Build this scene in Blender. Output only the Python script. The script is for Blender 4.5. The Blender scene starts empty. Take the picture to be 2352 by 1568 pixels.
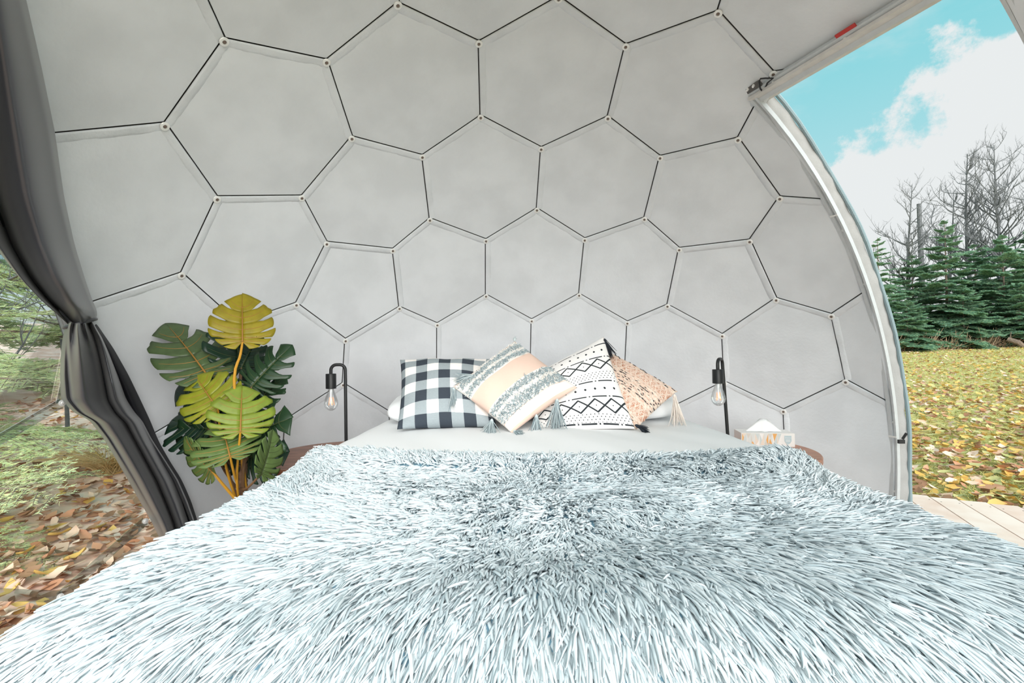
import bpy, bmesh, math, random, itertools
import numpy as np
from mathutils import Vector, Matrix

# ------------------------------------------------------------------ camera, sky, sun, exposure
S = bpy.context.scene
COL = S.collection
F = 1083.6                                   # focal length in pixels of the 2352 px wide frame
M = np.array([[0.99992, 0.0, 0.01282], [0.00023, 0.99984, -0.01772], [-0.01282, 0.01772, 0.99976]])
CAM = np.array([0.0, 0.0, 1.0])
cd = bpy.data.cameras.new('camera'); cam = bpy.data.objects.new('camera', cd); COL.objects.link(cam)
cd.sensor_width = 36.0; cd.lens = F / 2352 * 36.0; cd.clip_start = 0.02; cd.clip_end = 400
mw = Matrix(((M[0][0], M[0][2], -M[0][1]), (M[1][0], M[1][2], -M[1][1]), (M[2][0], M[2][2], -M[2][1]))).to_4x4()
mw.translation = Vector(CAM); cam.matrix_world = mw
S.camera = cam
S.view_settings.view_transform = 'Standard'; S.view_settings.look = 'None'
S.view_settings.gamma = 1.0; S.view_settings.use_curve_mapping = False
S.view_settings.exposure = 0.15
try:
    S.cycles.max_bounces = 8; S.cycles.diffuse_bounces = 5; S.cycles.transparent_max_bounces = 16
    S.cycles.caustics_reflective = False; S.cycles.caustics_refractive = False
    S.cycles.use_denoising = True
except Exception:
    pass

def ray(px, py):
    return M @ np.array([(px - 1176) / F, 1.0, -(py - 784) / F])
def at(px, py, depth):                       # a point seen at a pixel, 'depth' metres along +y
    d = ray(px, py); return CAM + d * (depth / d[1])
def plane(px, py, z):
    d = ray(px, py); return CAM + d * ((z - CAM[2]) / d[2])

class E:                                      # tiny expression builder for math nodes
    nt = None
    def __init__(s, sock): s.s = sock
    @staticmethod
    def op(o, *a, clamp=False):
        n = E.nt.nodes.new('ShaderNodeMath'); n.operation = o; n.use_clamp = clamp
        for i, v in enumerate(a):
            if isinstance(v, E): E.nt.links.new(v.s, n.inputs[i])
            else: n.inputs[i].default_value = v
        return E(n.outputs[0])
    def __add__(s, o): return E.op('ADD', s, o)
    __radd__ = __add__
    def __sub__(s, o): return E.op('SUBTRACT', s, o)
    def __rsub__(s, o): return E.op('SUBTRACT', o, s)
    def __mul__(s, o): return E.op('MULTIPLY', s, o)
    __rmul__ = __mul__
    def __truediv__(s, o): return E.op('DIVIDE', s, o)
    def lt(s, o): return E.op('LESS_THAN', s, o)
    def gt(s, o): return E.op('GREATER_THAN', s, o)
    def abs(s): return E.op('ABSOLUTE', s)
    def fract(s): return E.op('FRACT', s)
    def mod2(s): return E.op('FLOORED_MODULO', s, 2.0)
    def floor(s): return E.op('FLOOR', s)
    def max(s, o): return E.op('MAXIMUM', s, o)
    def min(s, o): return E.op('MINIMUM', s, o)
    def step(s, a, b):                        # smooth 0..1
        n = E.nt.nodes.new('ShaderNodeMapRange'); n.interpolation_type = 'SMOOTHSTEP'
        E.nt.links.new(s.s, n.inputs[0]); n.inputs[1].default_value = a; n.inputs[2].default_value = b
        return E(n.outputs[0])

def mixc(nt, fac, a, b):
    n = nt.nodes.new('ShaderNodeMix'); n.data_type = 'RGBA'
    for i, v in ((0, fac), (6, a), (7, b)):
        if isinstance(v, E): nt.links.new(v.s, n.inputs[i])
        elif hasattr(v, 'links'): nt.links.new(v, n.inputs[i])
        elif i == 0: n.inputs[i].default_value = v
        else: n.inputs[i].default_value = (*v, 1)
    return n.outputs[2]

def make_world():
    w = bpy.data.worlds.new('sky'); S.world = w; w.use_nodes = True
    nt = w.node_tree; nt.nodes.clear(); E.nt = nt
    tc = nt.nodes.new('ShaderNodeTexCoord'); sep = nt.nodes.new('ShaderNodeSeparateXYZ')
    nt.links.new(tc.outputs['Generated'], sep.inputs[0])
    z = E(sep.outputs[2])
    col = mixc(nt, z.step(0.0, 0.6), (0.66, 0.90, 0.95), (0.24, 0.74, 0.82))
    def noise(scale, det, rough, vec):
        n = nt.nodes.new('ShaderNodeTexNoise'); n.inputs['Scale'].default_value = scale
        n.inputs['Detail'].default_value = det; n.inputs['Roughness'].default_value = rough
        nt.links.new(vec, n.inputs['Vector']); return n
    mp = nt.nodes.new('ShaderNodeMapping'); mp.inputs['Scale'].default_value = (1, 1, 2.2)
    nt.links.new(tc.outputs['Generated'], mp.inputs[0])
    n1 = noise(2.6, 6, 0.6, mp.outputs[0]); n2 = noise(7.0, 7, 0.62, tc.outputs['Generated'])
    wisps = E(n1.outputs['Fac']).step(0.47, 0.72) * 0.75
    mask = wisps
    # heaped clouds: the ones in view and others all round the sky
    clouds = [((2330, 290), 0.13), ((2290, 400), 0.16), ((2010, 470), 0.10), ((2180, 560), 0.22), ((2330, 640), 0.3)]
    cl = [(ray(*p), r) for p, r in clouds]
    rnd = random.Random(4)
    for k in range(16):
        a = rnd.uniform(0, 6.28); e = rnd.uniform(0.1, 0.9)
        d = np.array([math.cos(a) * math.cos(e), math.sin(a) * math.cos(e), math.sin(e)])
        if d[1] > 0.3 and d[0] > 0.1: continue
        cl.append((d, rnd.uniform(0.15, 0.35)))
    puff = (E(n2.outputs['Fac']) - 0.5) * 1.9
    for d, r in cl:
        d = d / np.linalg.norm(d)
        vd = nt.nodes.new('ShaderNodeVectorMath'); vd.operation = 'DISTANCE'
        nt.links.new(tc.outputs['Generated'], vd.inputs[0]); vd.inputs[1].default_value = tuple(d)
        m = (E(vd.outputs['Value']) / r + puff).step(1.0, 0.82)
        mask = mask.max(m)
    mask = mask.max(z.step(0.16, 0.02) * 0.8)
    col = mixc(nt, mask, col, (0.92, 0.955, 0.96))
    bg = nt.nodes.new('ShaderNodeBackground'); bg.inputs['Strength'].default_value = 0.80
    out = nt.nodes.new('ShaderNodeOutputWorld')
    nt.links.new(col, bg.inputs[0]); nt.links.new(bg.outputs[0], out.inputs[0])
make_world()

sd = bpy.data.lights.new('sun', 'SUN'); sd.energy = 6.6; sd.angle = math.radians(75); sd.color = (1.0, 0.985, 0.95)
sun = bpy.data.objects.new('sun', sd); COL.objects.link(sun)
sun.rotation_euler = Vector((0.17, -0.90, 0.37)).to_track_quat('Z', 'Y').to_euler()

# ------------------------------------------------------------------ materials
MATS = {}
def pmat(name, col, rough=0.8, var=0.0, vscale=12.0, stretch=(1, 1, 1), bump=0.0, bscale=150.0, metal=0.0, col2=None, isl=None, sheen=0.0, spec=0.4, trans=0.0, uvcol=None):
    if name in MATS: return MATS[name]
    m = bpy.data.materials.new(name); m.use_nodes = True; MATS[name] = m
    nt = m.node_tree; E.nt = nt
    b = nt.nodes['Principled BSDF']
    b.inputs['Base Color'].default_value = (*col, 1); b.inputs['Roughness'].default_value = rough
    b.inputs['Metallic'].default_value = metal; b.inputs['Specular IOR Level'].default_value = spec
    if sheen:
        b.inputs['Sheen Weight'].default_value = sheen
    tc = nt.nodes.new('ShaderNodeTexCoord')
    c = None
    if uvcol: c = uvcol(nt, tc)
    if isl is not None:
        g = nt.nodes.new('ShaderNodeNewGeometry')
        c = mixc(nt, E(g.outputs['Random Per Island']), col, isl)
    if var or col2:
        mp = nt.nodes.new('ShaderNodeMapping'); mp.inputs['Scale'].default_value = stretch
        nt.links.new(tc.outputs['Object'], mp.inputs[0])
        n = nt.nodes.new('ShaderNodeTexNoise'); n.inputs['Scale'].default_value = vscale; n.inputs['Detail'].default_value = 5
        nt.links.new(mp.outputs[0], n.inputs['Vector'])
        f = E(n.outputs['Fac']).step(0.3, 0.7)
        if col2: c = mixc(nt, f, c if c is not None else col, col2)
        else:
            base = c if c is not None else col
            mm = nt.nodes.new('ShaderNodeMix'); mm.data_type = 'RGBA'; mm.blend_type = 'MULTIPLY'; mm.inputs[0].default_value = 1
            if hasattr(base, 'links'): nt.links.new(base, mm.inputs[6])
            else: mm.inputs[6].default_value = (*base, 1)
            g = (f - 0.5) * (2 * var) + 1.0
            cc = nt.nodes.new('ShaderNodeCombineColor')
            for i in range(3): nt.links.new(g.s, cc.inputs[i])
            nt.links.new(cc.outputs[0], mm.inputs[7]); c = mm.outputs[2]
    if c is not None: nt.links.new(c, b.inputs['Base Color'])
    if bump:
        n = nt.nodes.new('ShaderNodeTexNoise'); n.inputs['Scale'].default_value = bscale; n.inputs['Detail'].default_value = 3
        nt.links.new(tc.outputs['Object'], n.inputs['Vector'])
        bn = nt.nodes.new('ShaderNodeBump'); bn.inputs['Strength'].default_value = bump; bn.inputs['Distance'].default_value = 0.01
        nt.links.new(n.outputs['Fac'], bn.inputs['Height']); nt.links.new(bn.outputs[0], b.inputs['Normal'])
    if trans:
        t = nt.nodes.new('ShaderNodeBsdfTranslucent'); mx = nt.nodes.new('ShaderNodeMixShader'); mx.inputs[0].default_value = trans
        if c is not None: nt.links.new(c, t.inputs[0])
        else: t.inputs[0].default_value = (*col, 1)
        o = nt.nodes['Material Output']
        nt.links.new(b.outputs[0], mx.inputs[1]); nt.links.new(t.outputs[0], mx.inputs[2]); nt.links.new(mx.outputs[0], o.inputs[0])
    return m

def clearmat(name, tint=(1, 1, 1), gloss=0.06, rough=0.02):
    m = bpy.data.materials.new(name); m.use_nodes = True; nt = m.node_tree; nt.nodes.clear()
    t = nt.nodes.new('ShaderNodeBsdfTransparent'); t.inputs[0].default_value = (*tint, 1)
    g = nt.nodes.new('ShaderNodeBsdfGlossy'); g.inputs['Roughness'].default_value = rough
    lw = nt.nodes.new('ShaderNodeLayerWeight'); lw.inputs[0].default_value = 0.35
    mr = nt.nodes.new('ShaderNodeMath'); mr.operation = 'MULTIPLY_ADD'; mr.inputs[1].default_value = 0.55; mr.inputs[2].default_value = gloss
    nt.links.new(lw.outputs['Fresnel'], mr.inputs[0])
    mx = nt.nodes.new('ShaderNodeMixShader'); o = nt.nodes.new('ShaderNodeOutputMaterial')
    nt.links.new(mr.outputs[0], mx.inputs[0]); nt.links.new(t.outputs[0], mx.inputs[1]); nt.links.new(g.outputs[0], mx.inputs[2]); nt.links.new(mx.outputs[0], o.inputs[0])
    return m

def emat(name, col, st):
    m = bpy.data.materials.new(name); m.use_nodes = True; b = m.node_tree.nodes['Principled BSDF']
    b.inputs['Base Color'].default_value = (*col, 1); b.inputs['Emission Color'].default_value = (*col, 1); b.inputs['Emission Strength'].default_value = st
    return m

# ------------------------------------------------------------------ object helpers
LOC = {}
def tag(o, label=None, cat=None, group=None, kind=None):
    if label: o['label'] = label
    if cat: o['category'] = cat
    if group: o['group'] = group
    if kind: o['kind'] = kind
    return o
def empty(name, loc, label=None, cat=None, group=None, kind=None):
    o = bpy.data.objects.new(name, None); COL.objects.link(o); o.location = loc; o.empty_display_size = 0.05
    LOC[o] = np.array(loc, float)
    return tag(o, label, cat, group, kind)
def wloc(o): return LOC.get(o, np.zeros(3))
def link(name, me, mat, parent=None, loc=None):
    o = bpy.data.objects.new(name, me); COL.objects.link(o)
    if mat is not None and not me.materials: me.materials.append(mat)
    if parent is not None: o.parent = parent
    if loc is not None:
        o.location = np.array(loc) - (wloc(parent) if parent is not None else 0); LOC[o] = np.array(loc, float)
    else:
        LOC[o] = wloc(parent) if parent is not None else np.zeros(3)
    return o
def mesh_np(name, V, Q, smooth=True):        # fast mesh: V (n,3), Q (m,k) all the same size
    V = np.asarray(V, np.float32); Q = np.asarray(Q, np.int32)
    me = bpy.data.meshes.new(name)
    me.vertices.add(len(V)); me.vertices.foreach_set('co', V.ravel())
    me.loops.add(Q.size); me.loops.foreach_set('vertex_index', Q.ravel())
    me.polygons.add(len(Q)); me.polygons.foreach_set('loop_start', np.arange(len(Q), dtype=np.int32) * Q.shape[1])
    me.polygons.foreach_set('loop_total', np.full(len(Q), Q.shape[1], np.int32))
    me.polygons.foreach_set('use_smooth', np.full(len(Q), smooth, bool))
    me.update(calc_edges=True); return me
def ob(name, V, faces, mat, parent=None, smooth=True, uv=None):
    V = np.asarray(V, float)
    if parent is not None: V = V - wloc(parent)
    me = bpy.data.meshes.new(name); me.from_pydata([tuple(v) for v in V], [], [tuple(int(i) for i in f) for f in faces])
    if smooth: me.polygons.foreach_set('use_smooth', [True] * len(me.polygons))
    if uv is not None:
        l = me.uv_layers.new(name='UVMap'); idx = np.zeros(len(me.loops), np.int32); me.loops.foreach_get('vertex_index', idx)
        l.data.foreach_set('uv', np.asarray(uv, np.float32)[idx].ravel())
    me.update(); return link(name, me, mat, parent)
def obn(name, V, Q, mat, parent=None, smooth=True):
    V = np.asarray(V, float)
    if parent is not None: V = V - wloc(parent)
    return link(name, mesh_np(name, V, Q, smooth), mat, parent)
def grid_faces(nu, nv, closed_u=False, off=0):
    f = []
    for i in range(nu - (0 if closed_u else 1)):
        for j in range(nv - 1):
            a = i * nv + j; b = ((i + 1) % nu) * nv + j
            f.append((off + a, off + b, off + b + 1, off + a + 1))
    return f
class MB:                                     # collects shapes into ONE mesh
    def __init__(s): s.V = []; s.F = []
    def add(s, V, Fc):
        o = len(s.V); s.V += [tuple(v) for v in V]; s.F += [tuple(i + o for i in f) for f in Fc]; return s
    def box(s, c, h, ax=None):
        ax = np.eye(3) if ax is None else np.asarray(ax, float); c = np.asarray(c, float)
        V = [c + ax[0] * (h[0] * i) + ax[1] * (h[1] * j) + ax[2] * (h[2] * k) for i in (-1, 1) for j in (-1, 1) for k in (-1, 1)]
        return s.add(V, [(0, 1, 3, 2), (4, 6, 7, 5), (0, 4, 5, 1), (2, 3, 7, 6), (0, 2, 6, 4), (1, 5, 7, 3)])
    def tube(s, P, r, n=8, cap=True):
        P = np.asarray(P, float); r = np.broadcast_to(r, (len(P),)); V = []
        t = np.gradient(P, axis=0); t /= np.linalg.norm(t, axis=1)[:, None] + 1e-12
        u = np.cross(t[0], [0.13, 0.27, 0.95]); 
        if np.linalg.norm(u) < 1e-3: u = np.cross(t[0], [1, 0, 0])
        for i in range(len(P)):
            u = u - t[i] * (u @ t[i]); u /= np.linalg.norm(u) + 1e-12; w = np.cross(t[i], u)
            for k in range(n):
                a = 2 * math.pi * k / n; V.append(P[i] + r[i] * (u * math.cos(a) + w * math.sin(a)))
        Fc = [(i * n + k, i * n + (k + 1) % n, (i + 1) * n + (k + 1) % n, (i + 1) * n + k) for i in range(len(P) - 1) for k in range(n)]
        if cap: Fc += [tuple(range(n - 1, -1, -1)), tuple((len(P) - 1) * n + k for k in range(n))]
        return s.add(V, Fc)
    def lathe(s, c, prof, n=24, ax=None):     # prof: (radius, height)
        ax = np.eye(3) if ax is None else np.asarray(ax, float); c = np.asarray(c, float); V = []
        for (r, h) in prof:
            for k in range(n):
                a = 2 * math.pi * k / n; V.append(c + ax[0] * r * math.cos(a) + ax[1] * r * math.sin(a) + ax[2] * h)
        m = len(prof)
        Fc = [(i * n + k, i * n + (k + 1) % n, (i + 1) * n + (k + 1) % n, (i + 1) * n + k) for i in range(m - 1) for k in range(n)]
        if prof[0][0] > 1e-6: Fc.append(tuple(range(n - 1, -1, -1)))
        if prof[-1][0] > 1e-6: Fc.append(tuple((m - 1) * n + k for k in range(n)))
        return s.add(V, Fc)
    def build(s, name, mat, parent=None, smooth=True, auto=True):
        o = ob(name, s.V, s.F, mat, parent, smooth)
        if smooth and auto:
            try: o.data.set_sharp_from_angle(angle=math.radians(38))
            except Exception: pass
        return o
def frame_from(n):
    n = np.asarray(n, float) / np.linalg.norm(n); u = np.cross([0, 0, 1], n)
    if np.linalg.norm(u) < 1e-4: u = np.array([1.0, 0, 0])
    u /= np.linalg.norm(u); return np.stack([u, np.cross(n, u), n])
def strands(roots, dirs, bend, L, w, K=4, sides=3, wave=None):     # many tapered fibres as one mesh
    n = len(roots); tau = np.linspace(0, 1, K)
    P = roots[:, None] + L[:, None, None] * (dirs[:, None] * tau[None, :, None] + bend[:, None] * (tau ** 2)[None, :, None])
    if wave is not None: P = P + wave[:, None, :] * (np.sin(tau * 4.6)[None, :, None] * L[:, None, None])
    t = P[:, -1] - P[:, 0]; t /= np.linalg.norm(t, axis=1)[:, None]
    u = np.cross(t, np.array([0.3, 0.5, 0.81])); u /= np.linalg.norm(u, axis=1)[:, None]; v = np.cross(t, u)
    prof = np.interp(tau, [0, 0.3, 0.8, 1], [0.8, 1.0, 0.95, 0.45])
    ang = np.arange(sides) * 2 * math.pi / sides
    off = u[:, None, :] * np.cos(ang)[None, :, None] + v[:, None, :] * np.sin(ang)[None, :, None]
    V = P[:, :, None, :] + (w[:, None, None, None] * 0.5) * prof[None, :, None, None] * off[:, None, :, :]
    V = V.reshape(-1, 3)
    base = (np.arange(n) * K * sides)[:, None, None]
    i = np.arange(K - 1)[:, None]; k = np.arange(sides)[None, :]
    q = np.stack([i * sides + k, i * sides + (k + 1) % sides, (i + 1) * sides + (k + 1) % sides, (i + 1) * sides + k], -1).reshape(1, -1, 4)
    return V, (base + q).reshape(-1, 4)
def wav(x, y, sc, seed):
    r = np.random.RandomState(seed); z = 0
    for k in range(5):
        a = r.uniform(0, 6.28); fq = sc * r.uniform(0.6, 1.8); z = z + np.sin(fq * (x * math.cos(a) + y * math.sin(a)) + r.uniform(0, 6.28))
    return z / 5
rng = np.random.RandomState(7)

# ------------------------------------------------------------------ the dome: geometry of the hexagon panels
R = 2.0
DC = np.array([0.2203, 1.2413, 0.4508])       # centre of the dome
RW = np.array([[0.99875, -0.04255, 0.0263], [0.05002, 0.84959, -0.52507], [0.0, 0.52573, 0.85065]])
def dome(px, py, r=R):
    d = ray(px, py); o = CAM - DC; a = d @ d; b = d @ o; c = o @ o - r * r
    return CAM + d * ((-b + math.sqrt(b * b - a * c)) / a)
def icosphere4():
    t = (1 + 5 ** .5) / 2
    v = np.array([(-1, t, 0), (1, t, 0), (-1, -t, 0), (1, -t, 0), (0, -1, t), (0, 1, t), (0, -1, -t), (0, 1, -t), (t, 0, -1), (t, 0, 1), (-t, 0, -1), (-t, 0, 1)], float)
    v /= np.linalg.norm(v, axis=1)[:, None]
    D = np.linalg.norm(v[:, None] - v[None], axis=2); m = D[D > .1].min() * 1.01
    fs = [f for f in itertools.combinations(range(12), 3) if D[f[0], f[1]] < m and D[f[1], f[2]] < m and D[f[0], f[2]] < m]
    G = []; C = []; n = 4
    for f in fs:
        a, b, c = v[list(f)]; g = {}
        for i in range(n + 1):
            for j in range(n + 1 - i):
                x = (a * (n - i - j) + b * i + c * j) / n; g[i, j] = x / np.linalg.norm(x); G.append(g[i, j])
        for i in range(n):
            for j in range(n - i):
                s_ = g[i, j] + g[i + 1, j] + g[i, j + 1]; C.append(s_ / np.linalg.norm(s_))
                if i + j < n - 1:
                    s_ = g[i + 1, j] + g[i, j + 1] + g[i + 1, j + 1]; C.append(s_ / np.linalg.norm(s_))
    G = np.array(G); keep = []
    for i in range(len(G)):
        if all(np.linalg.norm(G[i] - G[k]) > .05 for k in keep): keep.append(i)
    return G[keep], np.array(C)
G, CV = icosphere4()
G = G @ RW.T; CV = CV @ RW.T                  # face centres and corners, unit sphere
STUD = [(512,96),(747,145),(911,14),(1097,103),(1280,0),(1434,110),(1646,33),(375,290),(805,321),(967,364),(1101,273),(1240,346),(1393,275),(1513,366),(1692,324),(495,459),(690,457),(747,563),(899,579),(984,509),(1113,557),(1230,486),(1340,555),(1477,507),(1557,577),(1719,558),(1788,459),(413,634),(677,703),(914,712),(1113,684),(1327,682),(1530,707),(1780,692),(1907,729),(790,786),(1001,750),(1218,741),(1438,746),(1656,775),(1940,880),(784,887),(1797,948),(652,972)]
for p in STUD:                                # settle the corners on where they sit in this dome
    q = (dome(p[0] + 3, p[1] - 8) - DC) / R; k = np.argmin(np.linalg.norm(CV - q, axis=1))
    if np.linalg.norm(CV[k] - q) < 0.06: CV[k] = q / np.linalg.norm(q)
dd = np.linalg.norm(CV[:, None] - CV[None], axis=2); np.fill_diagonal(dd, 9)
NB = np.argsort(dd, axis=1)[:, :3]
FACES = []
for g in G:
    d = np.linalg.norm(CV - g, axis=1); o = np.argsort(d)[:6]; o = o[d[o] < 0.24]
    if len(o) == 6 and d[o[5]] > 1.25 * d[o[4]]: o = o[:5]
    fr = frame_from(g); a = np.arctan2((CV[o] - g) @ fr[1], (CV[o] - g) @ fr[0]); FACES.append(list(o[np.argsort(a)]))
EDGE = {}
for fi, fc in enumerate(FACES):
    for i in range(len(fc)): EDGE.setdefault(tuple(sorted((fc[i], fc[(i + 1) % len(fc)]))), []).append(fi)
# left edge of the grey liner (clear bay window beyond it) and the door in the right of it
_a, _b, _c = dome(20, 100), dome(110, 640), dome(330, 1150)
NL = np.cross(_b - _a, _c - _a); NL /= np.linalg.norm(NL)
if NL @ (np.array([0, 3, 1]) - _a) < 0: NL = -NL
DL = NL @ _a
DE = np.array([0.3584, -0.9336, 0]); DN = np.array([0.9336, 0.3584, 0]); ZH = 2.085; D0, D1 = -0.420, 0.335
ZC = ZH + 0.020                                # the canvas ends behind the upper lip of the header rail
YF = 0.15                                     # the front of the dome is clear
def in_liner(p):
    q = p - DC; return NL @ p > DL and (p[1] > YF or p[0] > 0.9) and p[2] > 0 and not (D0 < q @ DE < D1 and q @ DN > 0 and p[2] < ZC)

LINER = pmat('grey_canvas', (0.72, 0.745, 0.775), 0.9, var=0.05, vscale=5, bump=0.12, bscale=60, spec=0.15)
HEM = pmat('grey_canvas_hem', (0.715, 0.74, 0.77), 0.9, var=0.05, vscale=9, bump=0.2, bscale=90, spec=0.15)
TUBE = pmat('dark_steel', (0.11, 0.105, 0.10), 0.5)
COVER = pmat('outer_cover', (0.55, 0.55, 0.55), 0.8)
ALU = pmat('aluminium', (0.58, 0.605, 0.62), 0.45, metal=0.12, var=0.03, vscale=40)
STEEL = pmat('zinc', (0.88, 0.88, 0.86), 0.35, metal=0.15)
DARKSTEEL = pmat('screw_head', (0.20, 0.15, 0.12), 0.4, metal=0.3)
BLACK = pmat('black_metal', (0.012, 0.013, 0.014), 0.42)
BLACKP = pmat('black_plastic', (0.015, 0.016, 0.018), 0.5)
RED = pmat('red_tag', (0.55, 0.05, 0.045), 0.6)
CLEAR = clearmat('clear_vinyl', (0.97, 0.99, 0.99), 0.02)
STRIP = clearmat('clear_strip', (0.86, 0.92, 0.93), 0.16, 0.1)

def clip_mesh(bm):                            # cut a panel at the bay window, the door and the floor
    def cut(b, co, no):
        bmesh.ops.bisect_plane(b, geom=b.verts[:] + b.edges[:] + b.faces[:], plane_co=co, plane_no=no, clear_inner=True, dist=1e-5)
    cut(bm, NL * DL, NL); cut(bm, (0, 0, 0.0), (0, 0, 1))
    if bm.verts and np.mean([v.co.x for v in bm.verts]) < 0.9: cut(bm, (0, YF, 0), (0, 1, 0))
    vs = [np.array(v.co) for v in bm.verts]
    if not vs: return [bm]
    al = [(v - DC) @ DE for v in vs]; out = [(v - DC) @ DN for v in vs]; zz = [v[2] for v in vs]
    if max(out) < 0 or max(al) < D0 or min(al) > D1 or min(zz) > ZC: return [bm]
    parts = []
    for k in range(3):
        b = bm.copy()
        if k == 0: cut(b, DC + DE * D0, -DE)
        elif k == 2: cut(b, DC + DE * D1, DE)
        else:
            cut(b, DC + DE * D0, DE); cut(b, DC + DE * D1, -DE); cut(b, (0, 0, ZC), (0, 0, 1))
        if b.verts: parts.append(b)
    return parts
def panel_verts(poly, nr=5, ne=5, bulge=0.006):
    c = poly.mean(axis=0); nrm = (c - DC) / np.linalg.norm(c - DC); V = [c + nrm * bulge]; rings = []
    for r_ in range(1, nr + 1):
        ring = []
        for i in range(len(poly)):
            a, b = poly[i], poly[(i + 1) % len(poly)]
            for k in range(ne):
                p = a + (b - a) * k / ne; f = r_ / nr; ring.append(len(V)); V.append(c + (p - c) * f + nrm * bulge * (1 - f * f))
        rings.append(ring)
    Fc = []; n = len(rings[0])
    for k in range(n): Fc.append((0, rings[0][k], rings[0][(k + 1) % n]))
    for r_ in range(nr - 1):
        for k in range(n): Fc.append((rings[r_][k], rings[r_ + 1][k], rings[r_ + 1][(k + 1) % n], rings[r_][(k + 1) % n]))
    return V, Fc
def bm_from(V, Fc):
    bm = bmesh.new(); vs = [bm.verts.new(v) for v in V]
    for f in Fc: bm.faces.new([vs[i] for i in f])
    return bm
def bm_link(name, parts, mat, parent, smooth=True):
    Vs, Fs = [], []
    for b in parts:
        b.verts.index_update(); o = len(Vs); Vs += [tuple(v.co) for v in b.verts]; Fs += [tuple(o + v.index for v in f.verts) for f in b.faces]; b.free()
    if not Fs: return None
    return ob(name, Vs, Fs, mat, parent, smooth)

def build_dome():
    w = empty('wall_back', (DC[0], DC[1], 0), 'grey canvas dome wall of hexagon panels with laced seams behind the bed', kind='structure')
    score = lambda fi: G[fi][2] - 0.25 * G[fi][0]
    inview = lambda p: (p - CAM)[1] > 0.05
    for fi, fc in enumerate(FACES):
        ctr = DC + G[fi] * R
        poly = DC + CV[fc] * R
        if all(NL @ p < DL for p in poly) or all(p[2] < 0 for p in poly): continue
        n = len(fc); ins = []
        for i in range(n):
            e = tuple(sorted((fc[i], fc[(i + 1) % n]))); fs = EDGE[e]; oth = [f for f in fs if f != fi]
            ins.append(0.0065 if oth and score(fi) > score(oth[0]) else 0.0)
        # inset polygon in its own plane
        c = poly.mean(axis=0); fr = frame_from(c - DC); P2 = (poly - c) @ fr[:2].T; h = (poly - c) @ fr[2]
        Q = []
        for i in range(n):
            a, b, d = P2[i - 1], P2[i], P2[(i + 1) % n]
            n1 = np.array([-(b - a)[1], (b - a)[0]]); n1 /= np.linalg.norm(n1); n2 = np.array([-(d - b)[1], (d - b)[0]]); n2 /= np.linalg.norm(n2)
            A = np.stack([n1, n2]); rhs = np.array([n1 @ b + ins[i - 1], n2 @ b + ins[i]])
            Q.append(np.linalg.solve(A, rhs))
        poly2 = np.array([c + fr[0] * q[0] + fr[1] * q[1] + fr[2] * hh for q, hh in zip(Q, h)])
        V, Fc = panel_verts(poly2)
        o = bm_link('panel', clip_mesh(bm_from(V, Fc)), LINER, w)
        V, Fc = panel_verts(DC + CV[fc] * (R + 0.035), 2, 3, 0.01)
        bm_link('cover', clip_mesh(bm_from(V, Fc)), COVER, w)
    # hems along the seams, steel tubes behind them, studs at the corners
    for (a, b), fs in EDGE.items():
        A, B = DC + CV[a] * R, DC + CV[b] * R
        if not (in_liner(A) or in_liner(B)): continue
        lo = min(fs, key=score); cl = DC + G[lo] * R
        m = (A + B) / 2; nin = -(m - DC) / np.linalg.norm(m - DC); t = (B - A) / np.linalg.norm(B - A)
        side = cl - m; side -= t * (side @ t); side -= nin * (side @ nin); side /= np.linalg.norm(side)
        r1 = random.Random(int(a) * 997 + int(b)); wd = 0.034 * r1.uniform(0.9, 1.1)
        ns = 14; ok = [in_liner(A + (B - A) * k / ns) for k in range(ns + 1)]
        ks = [k for k in range(ns + 1) if ok[k]]
        if len(ks) < 2: continue
        V = []; Fc = []
        for j, k in enumerate(ks):
            f = k / ns; p = A + (B - A) * f; wv = 0.0015 * math.sin(f * 23 + a) + 0.002 * math.sin(f * 9 + b)
            taper = 1.0
            V += [p - side * 0.001 + nin * 0.0, p - side * 0.001 + nin * (0.0062 + wv), p + side * (0.004) + nin * (0.0068 + wv), p + side * wd * 0.55 + nin * (0.0048 + 0.5 * wv), p + side * wd * taper + nin * (0.0028), p + side * (wd + 0.002) + nin * (-0.004)]
        m_ = 6
        for j in range(len(ks) - 1):
            for q in range(m_ - 1): Fc.append((j * m_ + q, j * m_ + q + 1, (j + 1) * m_ + q + 1, (j + 1) * m_ + q))
        s_ = ob('seam_hem', V, Fc, HEM, w)
        MB().tube([A + (B - A) * ks[0] / ns - nin * 0.02, A + (B - A) * ks[-1] / ns - nin * 0.02], 0.010, 6).build('frame_tube', TUBE, w)
    for i in range(len(CV)):
        p = DC + CV[i] * R
        if not in_liner(p) or p[1] < 0.3: continue
        ax = frame_from(DC - p); c = p + ax[2] * 0.009
        # washer sits just inside the corner, on the hem
        down = np.array([0, 0, -1.0]); down -= ax[2] * (down @ ax[2]); c = c + down * 0.012
        so = MB().lathe(c, [(0.0065, -0.002), (0.0150, -0.002), (0.0162, 0.001), (0.0145, 0.003), (0.0075, 0.0038), (0.0066, 0.001)], 20, ax).build('stud', STEEL, w)
        MB().lathe(c, [(0.0062, -0.002), (0.0062, 0.002), (0.0052, 0.0036), (0.001, 0.004)], 10, ax).build('screw', DARKSTEEL, so)
    return w
WALL = build_dome()

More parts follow.
